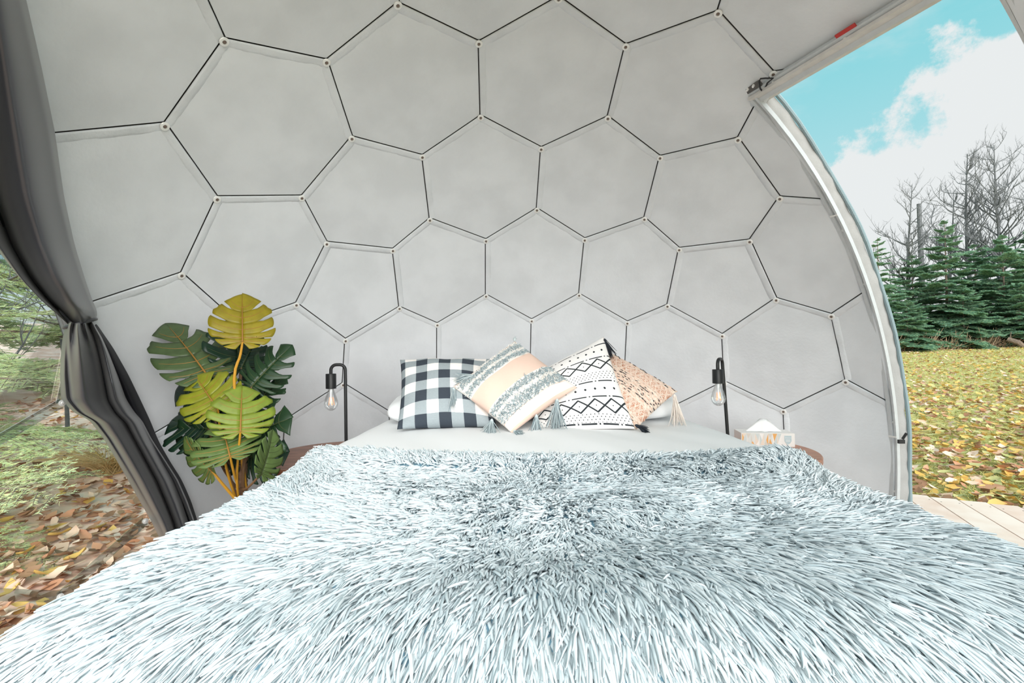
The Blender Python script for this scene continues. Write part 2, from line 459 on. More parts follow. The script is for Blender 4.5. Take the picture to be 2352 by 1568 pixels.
def build_window():
    w = empty('window_1', (-1.7, 1.2, 0), 'clear vinyl bay window left of the dark curtain', kind='structure')
    for fi, fc in enumerate(FACES):
        poly = DC + CV[fc] * (R + 0.01)
        c = DC + G[fi] * R
        if NL @ c > DL + 0.25 or c[2] < -0.35 or c[2] > 1.9 or c[0] > -0.9: continue
        V, Fc = panel_verts(poly, 2, 3, 0.004); bm = bm_from(V, Fc)
        bmesh.ops.bisect_plane(bm, geom=bm.verts[:] + bm.edges[:] + bm.faces[:], plane_co=NL * DL, plane_no=-NL, clear_inner=True)
        bmesh.ops.bisect_plane(bm, geom=bm.verts[:] + bm.edges[:] + bm.faces[:], plane_co=(0, 0, 0.02), plane_no=(0, 0, 1), clear_inner=True)
        bm_link('pane', [bm], CLEAR, w)
    for (a, b), fs in EDGE.items():
        A, B = DC + CV[a] * R, DC + CV[b] * R; m = (A + B) / 2
        if NL @ m > DL or m[2] < 0.02 or m[2] > 1.9 or m[0] > -0.9: continue
        nin = -(m - DC) / np.linalg.norm(m - DC); t = (B - A) / np.linalg.norm(B - A); side = np.cross(t, nin)
        MB().box(m + nin * 0.004, (np.linalg.norm(B - A) / 2, 0.019, 0.0015), (t, side, nin)).build('seam_strip', STRIP, w)
    for i in range(len(CV)):
        p = DC + CV[i] * R
        if NL @ p > DL or p[2] < 0.02 or p[2] > 1.9 or p[0] > -0.9: continue
        ax = frame_from(DC - p)
        MB().lathe(p + ax[2] * 0.006, [(0.012, 0), (0.012, 0.002), (0.006, 0.003), (0.005, 0.005), (0.002, 0.0055)], 12, ax).build('stud', STEEL, w)
build_window()

# door frame: header beam and two arched jambs
def build_door():
    d = empty('door_1', tuple(DC + DN * 1.9), 'open arched doorway with aluminium header rail and curved jambs', kind='structure')
    up = np.array([0, 0, 1.0])
    def arc(al, rr, z0=0.02, z1=ZH, n=28, off=0.0):
        P = []; rad = math.sqrt(max(rr * rr - al * al, 0))
        for k in range(n + 1):
            z = z0 + (z1 - z0) * k / n; h = z - DC[2]; o = math.sqrt(max(rad * rad - h * h, 0)); P.append(DC + DE * (al + off) + DN * o + up * h)
        return np.array(P)
    def rail(prof, al, rr, name, mat, z0=0.0, z1=ZH, parent=d):
        # prof: list of (along offset, inward offset) swept up the arc
        V = []; Fc = []; P = arc(al, rr, z0, z1); m = len(prof)
        for p in P:
            nin = DC + DE * al - p; nin /= np.linalg.norm(nin)
            for (o, i) in prof: V.append(p + DE * o + nin * i)
        for k in range(len(P) - 1):
            for q in range(m): Fc.append((k * m + q, k * m + (q + 1) % m, (k + 1) * m + (q + 1) % m, (k + 1) * m + q))
        Fc += [tuple(range(m)), tuple((len(P) - 1) * m + q for q in range(m - 1, -1, -1))]
        return ob(name, V, Fc, mat, parent, smooth=False)
    SKIRT = pmat('grey_flap', (0.40, 0.40, 0.395), 0.85, var=0.06, vscale=14, bump=0.15)
    TEAL = pmat('grey_zip_tube', (0.27, 0.36, 0.39), 0.7)
    for s, al in ((1, D0 - 0.012), (-1, D1 + 0.012)):
        r1 = rail([(-0.012 * s, 0), (0.022 * s, 0), (0.022 * s, 0.022), (0.013 * s, 0.022), (0.011 * s, 0.014), (0.004 * s, 0.014), (0.002 * s, 0.022), (-0.012 * s, 0.022)], al, R, 'jamb', ALU)
        # canvas flap and zip tube on the outer side of the jamb
        V = []; Fc = []; P = arc(al, R, 0.0, ZH, 90)
        for k, p in enumerate(P):
            nin = DC + DE * al - p; nin /= np.linalg.norm(nin); wv = 0.002 * math.sin(k * 1.7) + 0.002 * math.sin(k * 0.6)
            for (o, i) in ((0.016, 0.004), (0.022, -0.010), (0.026, -0.030), (0.030, -0.048)): V.append(p + DE * (o * s + wv * s * (i < -0.02)) + nin * (i + 0.3 * wv))
        for k in range(len(P) - 1):
            for q in range(3): Fc.append((k * 4 + q, k * 4 + q + 1, (k + 1) * 4 + q + 1, (k + 1) * 4 + q))
        ob('canvas_flap', V, Fc, SKIRT, d)
        pt = []
        for k in range(3, 91, 3):
            p = P[k]; nin = DC + DE * al - p; nin /= np.linalg.norm(nin)
            pt.append(p + DE * (0.034 + 0.003 * math.sin(k * 0.31)) * s - nin * (0.056 + 0.003 * math.sin(k * 0.23)))
        MB().tube(pt, 0.0095, 8).build('zip_tube', TEAL, d)
        for z in (0.28, 0.62, 0.95, 1.3, 1.55, 1.8):
            h = z - DC[2]; o = math.sqrt(R * R - al * al - h * h); p = DC + DE * (al + 0.0075 * s) + DN * o + up * h
            nin = DC + DE * al - p; nin /= np.linalg.norm(nin)
            MB().lathe(p + nin * 0.013, [(0.006, 0), (0.006, 0.003), (0.003, 0.005)], 10, frame_from(nin)).build('rivet', STEEL, d)
        # plates where two lengths of jamb meet
        for z in (0.55, 1.62):
            h = z - DC[2]; o = math.sqrt(R * R - al * al - h * h); p = DC + DE * (al + 0.005 * s) + DN * o + up * h
            nin = DC + DE * al - p; nin /= np.linalg.norm(nin); tt = np.cross(nin, DE)
            MB().box(p + nin * 0.0225, (0.018, 0.004, 0.001), (DE, tt, nin)).build('joint_plate', STEEL, d)
    # straight header rail along DE
    oh = math.sqrt(R * R - (ZH - DC[2]) ** 2 - 0.40 ** 2)
    base = DC + DN * (oh - 0.02) + up * (ZH - DC[2])
    x0, x1 = D0 - 0.04, D1 + 0.08; mid = (x0 + x1) / 2; hl = (x1 - x0) / 2
    nin = -(DN * (oh) + up * (ZH - DC[2])); nin /= np.linalg.norm(nin); tup = np.cross(nin, DE); tup *= np.sign(tup[2]); b0 = DC + DN * oh + up * (ZH - DC[2])
    H_ = lambda e, t_, n_: b0 + DE * e + tup * t_ + nin * n_
    prof = [(0.040, -0.004), (0.040, 0.016), (0.036, 0.020), (0.014, 0.022), (0.011, 0.013), (0.001, 0.012), (-0.002, 0.021), (-0.020, 0.023), (-0.024, 0.018), (-0.024, -0.004)]
    V = []; Fc = []; m = len(prof)
    for e in (x0, x1):
        for (t_, n_) in prof: V.append(H_(e, t_, n_))
    for q in range(m): Fc.append((q, (q + 1) % m, m + (q + 1) % m, m + q))
    Fc += [tuple(range(m - 1, -1, -1)), tuple(range(m, 2 * m))]
    ob('header_rail', V, Fc, ALU, d, smooth=False)
    # underside fascia board of the header
    MB().box(base + DE * mid + DN * 0.022 - up * 0.012, (hl - 0.02, 0.042, 0.006), (DE, DN, up)).build('header_fascia', pmat('grey_fascia', (0.66, 0.64, 0.62), 0.6, var=0.08, vscale=20), d)
    for a_ in (D0 + 0.055, D0 + 0.10, D0 + 0.39):
        MB().lathe(H_(a_, 0.026, 0.021), [(0.006, 0), (0.006, 0.002), (0.003, 0.004)], 10, frame_from(nin)).build('rivet', STEEL, d)
    MB().box(H_(D0 + 0.40, 0.046, 0.012), (0.034, 0.007, 0.003), (DE, tup, nin)).build('red_tab', RED, d)
    MB().box(H_(D0 + 0.005, 0.052, 0.014), (0.05, 0.012, 0.006), (DE, tup, nin)).build('hinge_plate', TUBE, d)
    for a_ in (D0 + 0.0, D0 + 0.03):
        MB().lathe(H_(a_, 0.060, 0.018), [(0.006, 0), (0.006, 0.004), (0.004, 0.012), (0.001, 0.013)], 10, frame_from(nin)).build('bolt', STEEL, d)
    hk = [H_(D0 + a_, t_, n_) for a_, t_, n_ in ((0.045, 0.012, 0.026), (0.055, 0.04, 0.036), (0.075, 0.07, 0.04), (0.085, 0.077, 0.038), (0.097, 0.066, 0.034), (0.115, 0.044, 0.026), (0.085, 0.040, 0.026), (0.05, 0.014, 0.025))]
    MB().tube(hk, 0.0032, 6).build('wire_hook', BLACK, d)
    # zip slider with black pull
    p = dome(2073, 1008, R - 0.03)
    b = MB(); b.tube([p, p + np.array([0.012, -0.01, 0.03])], 0.006, 6); b.box(p + np.array([-0.015, -0.01, -0.01]), (0.014, 0.006, 0.009)); b.build('zip_pull', BLACKP, d)
build_door()

# ------------------------------------------------------------------ floor of planks, lawn, forest floor
def build_floor():
    w = empty('floor', (0.4, 1.2, 0), 'pale wooden deck of long planks carrying the dome', kind='structure')
    U = np.array([0.38, 0.925, 0]); U /= np.linalg.norm(U); W = np.array([U[1], -U[0], 0])
    A, B = plane(2100, 1135, 0), plane(2352, 1165, 0); ed = (B - A) / np.linalg.norm(B - A)
    mats = [pmat('plank_%d' % k, c, 0.75, col2=c2, vscale=6, stretch=(1, 1, 1), bump=0.05) for k, (c, c2) in enumerate((((0.78, 0.60, 0.52), (0.70, 0.49, 0.40)), ((0.80, 0.64, 0.56), (0.74, 0.55, 0.46)), ((0.76, 0.57, 0.48), (0.80, 0.64, 0.56))))]
    r = random.Random(3); wd = 0.14
    for k in range(-22, 30):
        c0 = k * wd; o = A + W * c0
        # where this plank meets the edge line of the deck
        if k < -1: e1 = 1.0 + 0.0 * k
        else:
            e1 = 0
        # the deck ends along a line perpendicular-ish to the planks
        t = np.linalg.solve(np.array([[U[0], -ed[0]], [U[1], -ed[1]]]), (A - o)[:2])[0]
        if k < 0: t = min(t, (3.35 - o[1]) / U[1] if U[1] else t)
        end = t + r.uniform(-0.012, 0.012); start = -3.4 - 0.0 * k
        p0, p1 = o + U * start, o + U * end; m = (p0 + p1) / 2
        MB().box((m[0], m[1], -0.019), ((end - start) / 2, wd / 2 - 0.0035, 0.019 + 0 * r.uniform(0, 0.002)), (U, W, (0, 0, 1))).build('plank', mats[k % 3], w, smooth=False)
        if k >= 0:
            for q in (0.10, 0.9):
                for sd_ in (-1, 1):
                    p = p1 - U * q + W * sd_ * 0.045
                    MB().lathe((p[0], p[1], 0), [(0.004, 0), (0.004, 0.001), (0.001, 0.0015)], 8).build('screw', DARKSTEEL, w)
build_floor()

LEAFC = [pmat('leaf_' + n, c, 0.7, isl=c2, trans=0.15) for n, c, c2 in (('ochre', (0.62, 0.36, 0.08), (0.74, 0.50, 0.17)), ('rust', (0.42, 0.18, 0.09), (0.62, 0.34, 0.21)), ('tan', (0.64, 0.42, 0.29), (0.82, 0.64, 0.52)), ('brown', (0.22, 0.11, 0.06), (0.45, 0.27, 0.16)), ('lemon', (0.42, 0.42, 0.16), (0.58, 0.52, 0.24)))]
def lawn_z(x, y):
    d = np.sqrt((x - 2.2) ** 2 + (y - 2.6) ** 2); return -0.27 + np.clip(d - 0.3, 0, 40) * 0.041
def forest_z(x, y):
    d = np.sqrt(x * x + y * y); return -0.26 + np.clip(d - 3.5, 0, 40) * 0.085
def leaf_batch(P, N, L, wd, seed):             # flat curled leaves: 4 triangles each, as (V, quads)
    r = np.random.RandomState(seed); n = len(P); a = r.uniform(0, 6.28, n)
    t = np.stack([np.cos(a), np.sin(a), r.uniform(-0.35, 0.5, n)], 1); t /= np.linalg.norm(t, axis=1)[:, None]
    up = np.stack([r.normal(0, .45, n), r.normal(0, .45, n), np.ones(n)], 1); s = np.cross(up, t); s /= np.linalg.norm(s, axis=1)[:, None]; nn = np.cross(t, s)
    cu = r.uniform(-0.1, 0.35, n)
    def pt(f, g, h): return P + t * (L * f)[:, None] + s * (wd * g)[:, None] + nn * (L * h * cu)[:, None]
    o = np.ones(n)
    V = np.stack([pt(-.5 * o, 0 * o, .6), pt(-.1 * o, .5 * o, .25), pt(.08 * o, 0 * o, -.1), pt(-.1 * o, -.5 * o, .25), pt(.25 * o, .36 * o, .3), pt(.5 * o, 0 * o, .7), pt(.25 * o, -.36 * o, .3)], 1).reshape(-1, 3)
    b = (np.arange(n) * 7)[:, None, None]; q = np.array([[0, 1, 2, 3], [2, 1, 4, 5], [3, 2, 5, 6]])[None]
    return V, (b + q).reshape(-1, 4)
def build_ground():
    GR = pmat('lawn_soil', (0.58, 0.47, 0.18), 0.95, col2=(0.50, 0.46, 0.19), vscale=1.4, bump=0.3, bscale=30)
    FL = pmat('forest_soil', (0.66, 0.42, 0.32), 0.95, col2=(0.86, 0.69, 0.60), vscale=3, bump=0.4, bscale=30)
    def terrain(name, x0, x1, y0, y1, n, m, fz, mat, label):
        xs = np.linspace(x0, x1, n); ys = np.linspace(y0, y1, m); X, Y = np.meshgrid(xs, ys, indexing='ij')
        Z = fz(X, Y) + 0.03 * wav(X, Y, 1.5, 5)
        o = ob(name, np.stack([X, Y, Z], -1).reshape(-1, 3), grid_faces(n, m), mat); tag(o, label, kind='structure'); return o
    terrain('lawn', 1.0, 34, -12, 40, 60, 80, lawn_z, GR, 'sloping autumn lawn beyond the deck on the right')
    terrain('forest_floor', -30, 1.0, -12, 40, 60, 80, lambda x, y: forest_z(x, y), FL, 'leafy brown ground under the spruces on the left')
    r = np.random.RandomState(11)
    # grass on the lawn, dense near and thinner far
    n = 25000; t = r.uniform(0, 1, n) ** 1.6; y = 2.2 + t * 24; x = y * r.uniform(0.72, 1.22, n) + r.normal(0, .1, n)
    ok = ((x - DC[0]) ** 2 + (y - DC[1]) ** 2 > 2.6 ** 2); x, y = x[ok], y[ok]; n = len(x)
    P = np.stack([x, y, lawn_z(x, y) + 0.03 * wav(x, y, 1.5, 5) - 0.01], 1)
    D = np.stack([r.normal(0, .5, n), r.normal(0, .5, n), np.ones(n)], 1); Bd = np.stack([r.normal(0, .4, n), r.normal(0, .4, n), -0.3 * np.ones(n)], 1)
    V, Q = strands(P, D, Bd, r.uniform(.03, .075, n) * (1 + t[ok] * 0.8), 0.006 + 0.014 * t[ok], 3, 3)
    tag(obn('grass', V, Q, pmat('grass', (0.64, 0.57, 0.19), 0.8, isl=(0.50, 0.55, 0.22), trans=0.2)), 'short yellowing grass growing over the lawn', 'grass', kind='stuff')
    def litter(name, label, lists):
        Vs, Qs, mi, o = [], [], [], 0
        for k, (V, Q) in enumerate(lists):
            Vs.append(V); Qs.append(Q + o); o += len(V); mi += [k] * len(Q)
        ob_ = obn(name, np.concatenate(Vs), np.concatenate(Qs), None)
        for mt in LEAFC: ob_.data.materials.append(mt)
        ob_.data.polygons.foreach_set('material_index', np.array(mi, np.int32))
        tag(ob_, label, 'leaf litter', kind='stuff')
    # countless small leaves
    ll = []
    for j in range(5):
        n = (2300, 1300, 1500, 900, 1200)[j]; t = r.uniform(0, 1, n) ** 1.3; y = 2.3 + t * 20; x = y * r.uniform(0.74, 1.2, n) + r.normal(0, .1, n)
        ok = ((x - DC[0]) ** 2 + (y - DC[1]) ** 2 > 2.75 ** 2); x, y, t = x[ok], y[ok], t[ok]; n = len(x)
        P = np.stack([x, y, lawn_z(x, y) + 0.03 * wav(x, y, 1.5, 5) + 0.035], 1); L = r.uniform(.06, .13, n)
        ll.append(leaf_batch(P, None, L, L * r.uniform(.45, .75, n), 20 + j))
    litter('leaf_litter', 'ochre and brown small fallen leaves strewn thickly over the lawn', ll)
    ll = []
    for j in range(4):
        n = (900, 3400, 3400, 2200)[j]; d = 2.4 + 8 * r.uniform(0, 1, n) ** 1.5; a = r.uniform(2.0, 3.0, n); x, y = d * np.cos(a), d * np.sin(a)
        P = np.stack([x, y, forest_z(x, y) + 0.03 * wav(x, y, 1.5, 5) + r.uniform(0.01, 0.04, n)], 1); L = r.uniform(.05, .12, n)
        ll.append(leaf_batch(P, None, L, L * r.uniform(.4, .7, n), 40 + j))
    litter('leaf_litter', 'rust brown dry leaf litter heaped on the ground left of the dome', ll)
build_ground()

# ------------------------------------------------------------------ bed
BX = 0.10                                      # middle of the bed
BZ = 0.655                                     # top of the duvet
WHITE = pmat('white_cotton', (0.83, 0.84, 0.85), 0.85, bump=0.03, bscale=400, spec=0.2)
def cross(s, a, r, drop):                      # arclength across a rounded slab -> (offset, height below top)
    s = np.asarray(s, float); g = np.sign(s); q = np.abs(s) - (a - r)
    th = np.clip(q / r, 0, math.pi / 2); ex = np.clip(q - r * math.pi / 2, 0, None)
    x = np.where(q < 0, np.abs(s), a - r + r * np.sin(th)); z = np.where(q < 0, 0, -(r - r * np.cos(th))) - ex
    return g * x, np.maximum(z, -drop)
def build_bed():
    b = empty('bed', (BX, 1.5, 0), 'low bed in the middle of the dome mostly hidden by a shaggy throw', 'bed')
    MB().box((BX + 0.03, 1.52, 0.17), (0.64, 0.98, 0.15)).build('bed_base', pmat('grey_upholstery', (0.35, 0.35, 0.36), 0.9), b, smooth=False)
    me = MB(); me.box((BX + 0.03, 1.52, 0.455), (0.65, 0.99, 0.14)); o = me.build('mattress', WHITE, b)
    bv = o.modifiers.new('bevel', 'BEVEL'); bv.width = 0.05; bv.segments = 4
    for x in (-0.5, 0.56):
        for y in (0.62, 2.42): MB().box((BX + x, y, 0.012), (0.03, 0.03, 0.012)).build('leg', BLACK, b, smooth=False)
    # duvet
    ns, nt = 90, 90; V = []
    sv = np.linspace(-1.06, 1.06, ns)
    for s in sv:
        for t in np.linspace(0, 1, nt):
            y = 1.28 + t * 1.24
            half = 0.83 - 0.05 * max(0, (y - 1.9) / 0.6)
            x, z = cross(s, half, 0.11, 0.20 if y < 1.7 else 0.13)
            e = 1 - max(0, (y - 2.40) / 0.12) ** 2 if y > 2.40 else 1.0
            zz = BZ + float(z) + 0.012 * float(wav(s * 1.0, y, 7, 3)) + 0.006 * float(wav(s + 0.6 * y, y * 0.3, 26, 9)) + 0.02 * math.exp(-(s / .5) ** 2)
            zz -= 0.10 * (1 - e)
            V.append((BX + float(x), y, max(zz, 0.525)))
    o = ob('duvet', V, grid_faces(ns, nt), WHITE); tag(o, 'plain white duvet spread over the bed under the cushions', 'duvet')
    so = o.modifiers.new('thick', 'SOLIDIFY'); so.thickness = 0.012; so.offset = -1
build_bed()

# shaggy throw
TH_Y = 1.36; TA = 0.80
def throw_surf(s, t):                          # t metres from the far edge towards the foot
    s = np.asarray(s, float); t = np.asarray(t, float)
    x, z1 = cross(s, TA, 0.15, 0.55)
    T0 = 0.70; r = 0.20; q = t - T0; th = np.clip(q / r, 0, math.pi / 2); ex = np.clip(q - r * math.pi / 2, 0, None)
    y = TH_Y - np.where(q < 0, t, T0 + r * np.sin(th)); z2 = np.where(q < 0, 0, -(r - r * np.cos(th))) - ex
    z = BZ + 0.014 + z1 + z2
    z = z + 0.016 * wav(s, t, 5.5, 21) + 0.008 * wav(s, t, 13, 22)
    z = z + 0.022 * np.exp(-((t - 0.05 - 0.05 * s) / 0.05) ** 2) * (np.abs(s) < 2) + 0.012 * np.exp(-((t - 0.16 + 0.06 * s) / 0.035) ** 2) * (s > 0) 
    z = z - 0.022 * np.exp(-((t - 0.50 + 0.10 * s + 0.05 * np.sin(7 * s)) / 0.09) ** 2) * np.exp(-((s - 0.25) / 0.35) ** 2)
    y = y + 0.02 * np.sin(s * 4 + 1) * np.exp(-t / 0.1) + 0.20 * (np.abs(s) / 0.8) ** 1.7 * np.exp(-t / 0.22)
    return np.stack([BX + x + 0.0 * s, y, np.maximum(z, 0.05)], -1)
def build_throw():
    e = empty('shaggy_throw', (BX, 1.0, 0.1), 'long-pile pale blue grey shaggy throw covering most of the bed', 'throw blanket')
    ns, nt = 70, 70; Sg, Tg = np.meshgrid(np.linspace(-1.35, 1.35, ns), np.linspace(0, 1.6, nt), indexing='ij')
    ob('backing', throw_surf(Sg, Tg).reshape(-1, 3), grid_faces(ns, nt), pmat('throw_backing', (0.13, 0.24, 0.31), 0.95), e)
    r = np.random.RandomState(5); n = 110000
    s = r.uniform(-1.08, 1.08, n); t = r.uniform(0, 1.36, n)
    keep = r.uniform(0, 1, n) < np.where(np.abs(s) > 0.98, 0.5, 1.0); s, t = s[keep], t[keep]; n = len(s)
    P = throw_surf(s, t); h = 1e-3
    Ts = (throw_surf(s + h, t) - P) / h; Tt = (throw_surf(s, t + h) - P) / h
    N = np.cross(Tt, Ts); N /= np.linalg.norm(N, axis=1)[:, None] + 1e-9; N *= np.sign(N @ np.array([0.0, -0.2, 1.0]))[:, None]
    Ts /= np.linalg.norm(Ts, axis=1)[:, None] + 1e-9; Tt /= np.linalg.norm(Tt, axis=1)[:, None] + 1e-9
    # combing direction: outwards and to the foot, swirling on the top
    top = np.clip((0.70 - t) / 0.35, 0, 1)
    fs = s * (1.1 - 0.65 * top) + top * (0.9 * wav(s, t, 6, 31) + 0.5 * wav(s, t, 17, 33)); ft = (1 - top) * 1.0 + 0.25 + top * (0.9 * wav(s, t, 6, 32) + 0.5 * wav(s, t, 17, 34))
    ft = np.where(t < 0.07, -0.35 + 0.5 * r.normal(0, 1, n), ft)
    fl = Ts * fs[:, None] + Tt * ft[:, None]; fm = np.linalg.norm(fl, axis=1)[:, None] + 1e-9; fl = fl / fm * np.clip(fm / 0.7, 0, 1)
    # clumps: neighbouring fibres lean together
    cell = np.floor(s / 0.017 + 0.7 * wav(s, t, 45, 43)) * 131.0 + np.floor(t / 0.017 + 0.7 * wav(t, s, 45, 44)) * 17.0
    def hsh(k): q = np.sin(cell * (12.9898 + k)) * 43758.5453; return (q - np.floor(q)) * 2 - 1
    cx, cy, ch = hsh(0.1), hsh(1.7), hsh(3.3); w1, w2 = wav(s, t, 30, 45), wav(s, t, 30, 46); am = 0.40 + 0.6 * top
    D = N * (0.32 + 0.40 * top + 0.10 * ch + 0.05 * r.normal(0, 1, n))[:, None] + fl * 0.62 + Ts * (am * (0.22 * cx + 0.22 * w1) + 0.08 * r.normal(0, 1, n))[:, None] + Tt * (am * (0.22 * cy + 0.22 * w2) + 0.08 * r.normal(0, 1, n))[:, None]
    D /= np.linalg.norm(D, axis=1)[:, None]
    Bn = fl * (0.25 + 0.15 * ch)[:, None] - N * 0.36 + Ts * (0.35 * cy * am + 0.12 * r.normal(0, 1, n))[:, None] - Tt * (0.25 * cx * am + 0.12 * r.normal(0, 1, n))[:, None]
    L = r.uniform(0.030, 0.044, n) * (1.2 - 0.3 * top) * (1 + 0.15 * ch)
    V, Q = strands(P - N * 0.004, D, Bn, L, r.uniform(0.0044, 0.0066, n), 5, 3, Ts * (r.normal(0, .05, n) * (0.6 + top))[:, None] + Tt * (r.normal(0, .05, n) * (0.6 + top))[:, None])
    tag(obn('pile', V, Q, pmat('shag_pile', (0.69, 0.75, 0.775), 0.9, isl=(0.575, 0.655, 0.69), spec=0.1, trans=0.12), e), kind='stuff')
build_throw()

# ------------------------------------------------------------------ cushions and pillows
class Pillow:                                  # corners: lower-left, lower-right, upper-right, upper-left
    def __init__(s, c, T, pinch=0.045, seed=1, wr=0.004, bulge=0.55, rnd=0.0):
        s.c = np.array(c, float); s.T = T; s.pinch = pinch; s.seed = seed; s.wr = wr; s.bulge = bulge; s.rnd = rnd
        m = s.c.mean(0); e1 = s.c[1] + s.c[2] - s.c[0] - s.c[3]; e2 = s.c[2] + s.c[3] - s.c[0] - s.c[1]
        n = np.cross(e1, e2); n /= np.linalg.norm(n); s.n = n if n @ (CAM - m) > 0 else -n; s.m = m
    def pt(s, u, v, side=1):                   # u, v in -1..1
        u = np.asarray(u, float); v = np.asarray(v, float)
        rc = 1 - s.rnd * (u * v) ** 4; U = u * (1 - s.pinch * (1 - v * v)) * rc; W = v * (1 - s.pinch * (1 - u * u)) * rc; a, b = (U + 1) / 2, (W + 1) / 2
        p = s.c[0] * ((1 - a) * (1 - b))[..., None] + s.c[1] * (a * (1 - b))[..., None] + s.c[2] * (a * b)[..., None] + s.c[3] * ((1 - a) * b)[..., None]
        h = s.T * np.clip((1 - u ** 2) * (1 - v ** 2), 0, 1) ** s.bulge
        edge = np.clip((1 - u ** 2) * (1 - v ** 2) * 6, 0, 1)
        ang = np.arctan2(v, u); rad = np.hypot(u, v)
        h = h + edge * s.wr * (wav(u * 1.2, v * 1.2, 5, s.seed) + 0.8 * np.sin(ang * 9 + s.seed) * np.clip(rad - .5, 0, 1) * 1.2)
        return p + s.n * (h * side)[..., None]
    def nrm(s, u, v):
        h = 1e-3; a = s.pt(u + h, v) - s.pt(u - h, v); b = s.pt(u, v + h) - s.pt(u, v - h); n = np.cross(a, b); n /= np.linalg.norm(n, axis=-1)[..., None] + 1e-9
        return n * np.sign(n @ s.n)[..., None], a / (np.linalg.norm(a, axis=-1)[..., None] + 1e-9), b / (np.linalg.norm(b, axis=-1)[..., None] + 1e-9)
    def build(s, name, mat, parent=None, n=44):
        lin = np.sin(np.linspace(-1, 1, n) * math.pi / 2); lin = 0.6 * lin + 0.4 * np.linspace(-1, 1, n)
        u, v = np.meshgrid(lin, lin, indexing='ij'); Fr = s.pt(u, v).reshape(-1, 3); Bk = s.pt(u, v, -1).reshape(-1, 3)
        V = list(Fr); idx = np.arange(n * n).reshape(n, n); bi = idx.copy()
        for i in range(1, n - 1):
            for j in range(1, n - 1): bi[i, j] = len(V); V.append(Bk[i * n + j])
        Fc = []
        for i in range(n - 1):
            for j in range(n - 1):
                Fc.append((idx[i, j], idx[i + 1, j], idx[i + 1, j + 1], idx[i, j + 1])); Fc.append((bi[i, j], bi[i, j + 1], bi[i + 1, j + 1], bi[i + 1, j]))
        uv = [((a + 1) / 2, (b + 1) / 2) for a in lin for b in lin]
        for i in range(1, n - 1):
            for j in range(1, n - 1): uv.append(((lin[i] + 1) / 2, (lin[j] + 1) / 2))
        return ob(name, V, Fc, mat, parent, True, uv)
def uvs(nt, tc):
    sp = nt.nodes.new('ShaderNodeSeparateXYZ'); nt.links.new(tc.outputs['UV'], sp.inputs[0]); return E(sp.outputs[0]), E(sp.outputs[1])
def tassel(name, root, d, L, spread, mat, parent, n=46, w=0.0035, seed=0):
    r = np.random.RandomState(seed); d = np.asarray(d, float); d /= np.linalg.norm(d); fr = frame_from(d)
    R0 = root + d * 0.006 + (fr[0] * r.normal(0, .0025, n)[:, None] + fr[1] * r.normal(0, .0025, n)[:, None])
    D = d + fr[0] * (r.normal(0, spread, n))[:, None] + fr[1] * (r.normal(0, spread, n))[:, None]; D /= np.linalg.norm(D, axis=1)[:, None]
    B = np.array([0, 0, -1.0]) * 0.25 + r.normal(0, .12, (n, 3))
    V, Q = strands(R0, D, B, r.uniform(.8, 1.05, n) * L, np.full(n, w), 4, 3)
    o = obn(name, V, Q, mat, parent)
    k = MB(); k.lathe(root + d * 0.002, [(0.001, -0.004), (0.005, 0.0), (0.0065, 0.005), (0.005, 0.011), (0.006, 0.013), (0.004, 0.016)], 10, fr)
    k.build('tassel_knot', mat, o); return o

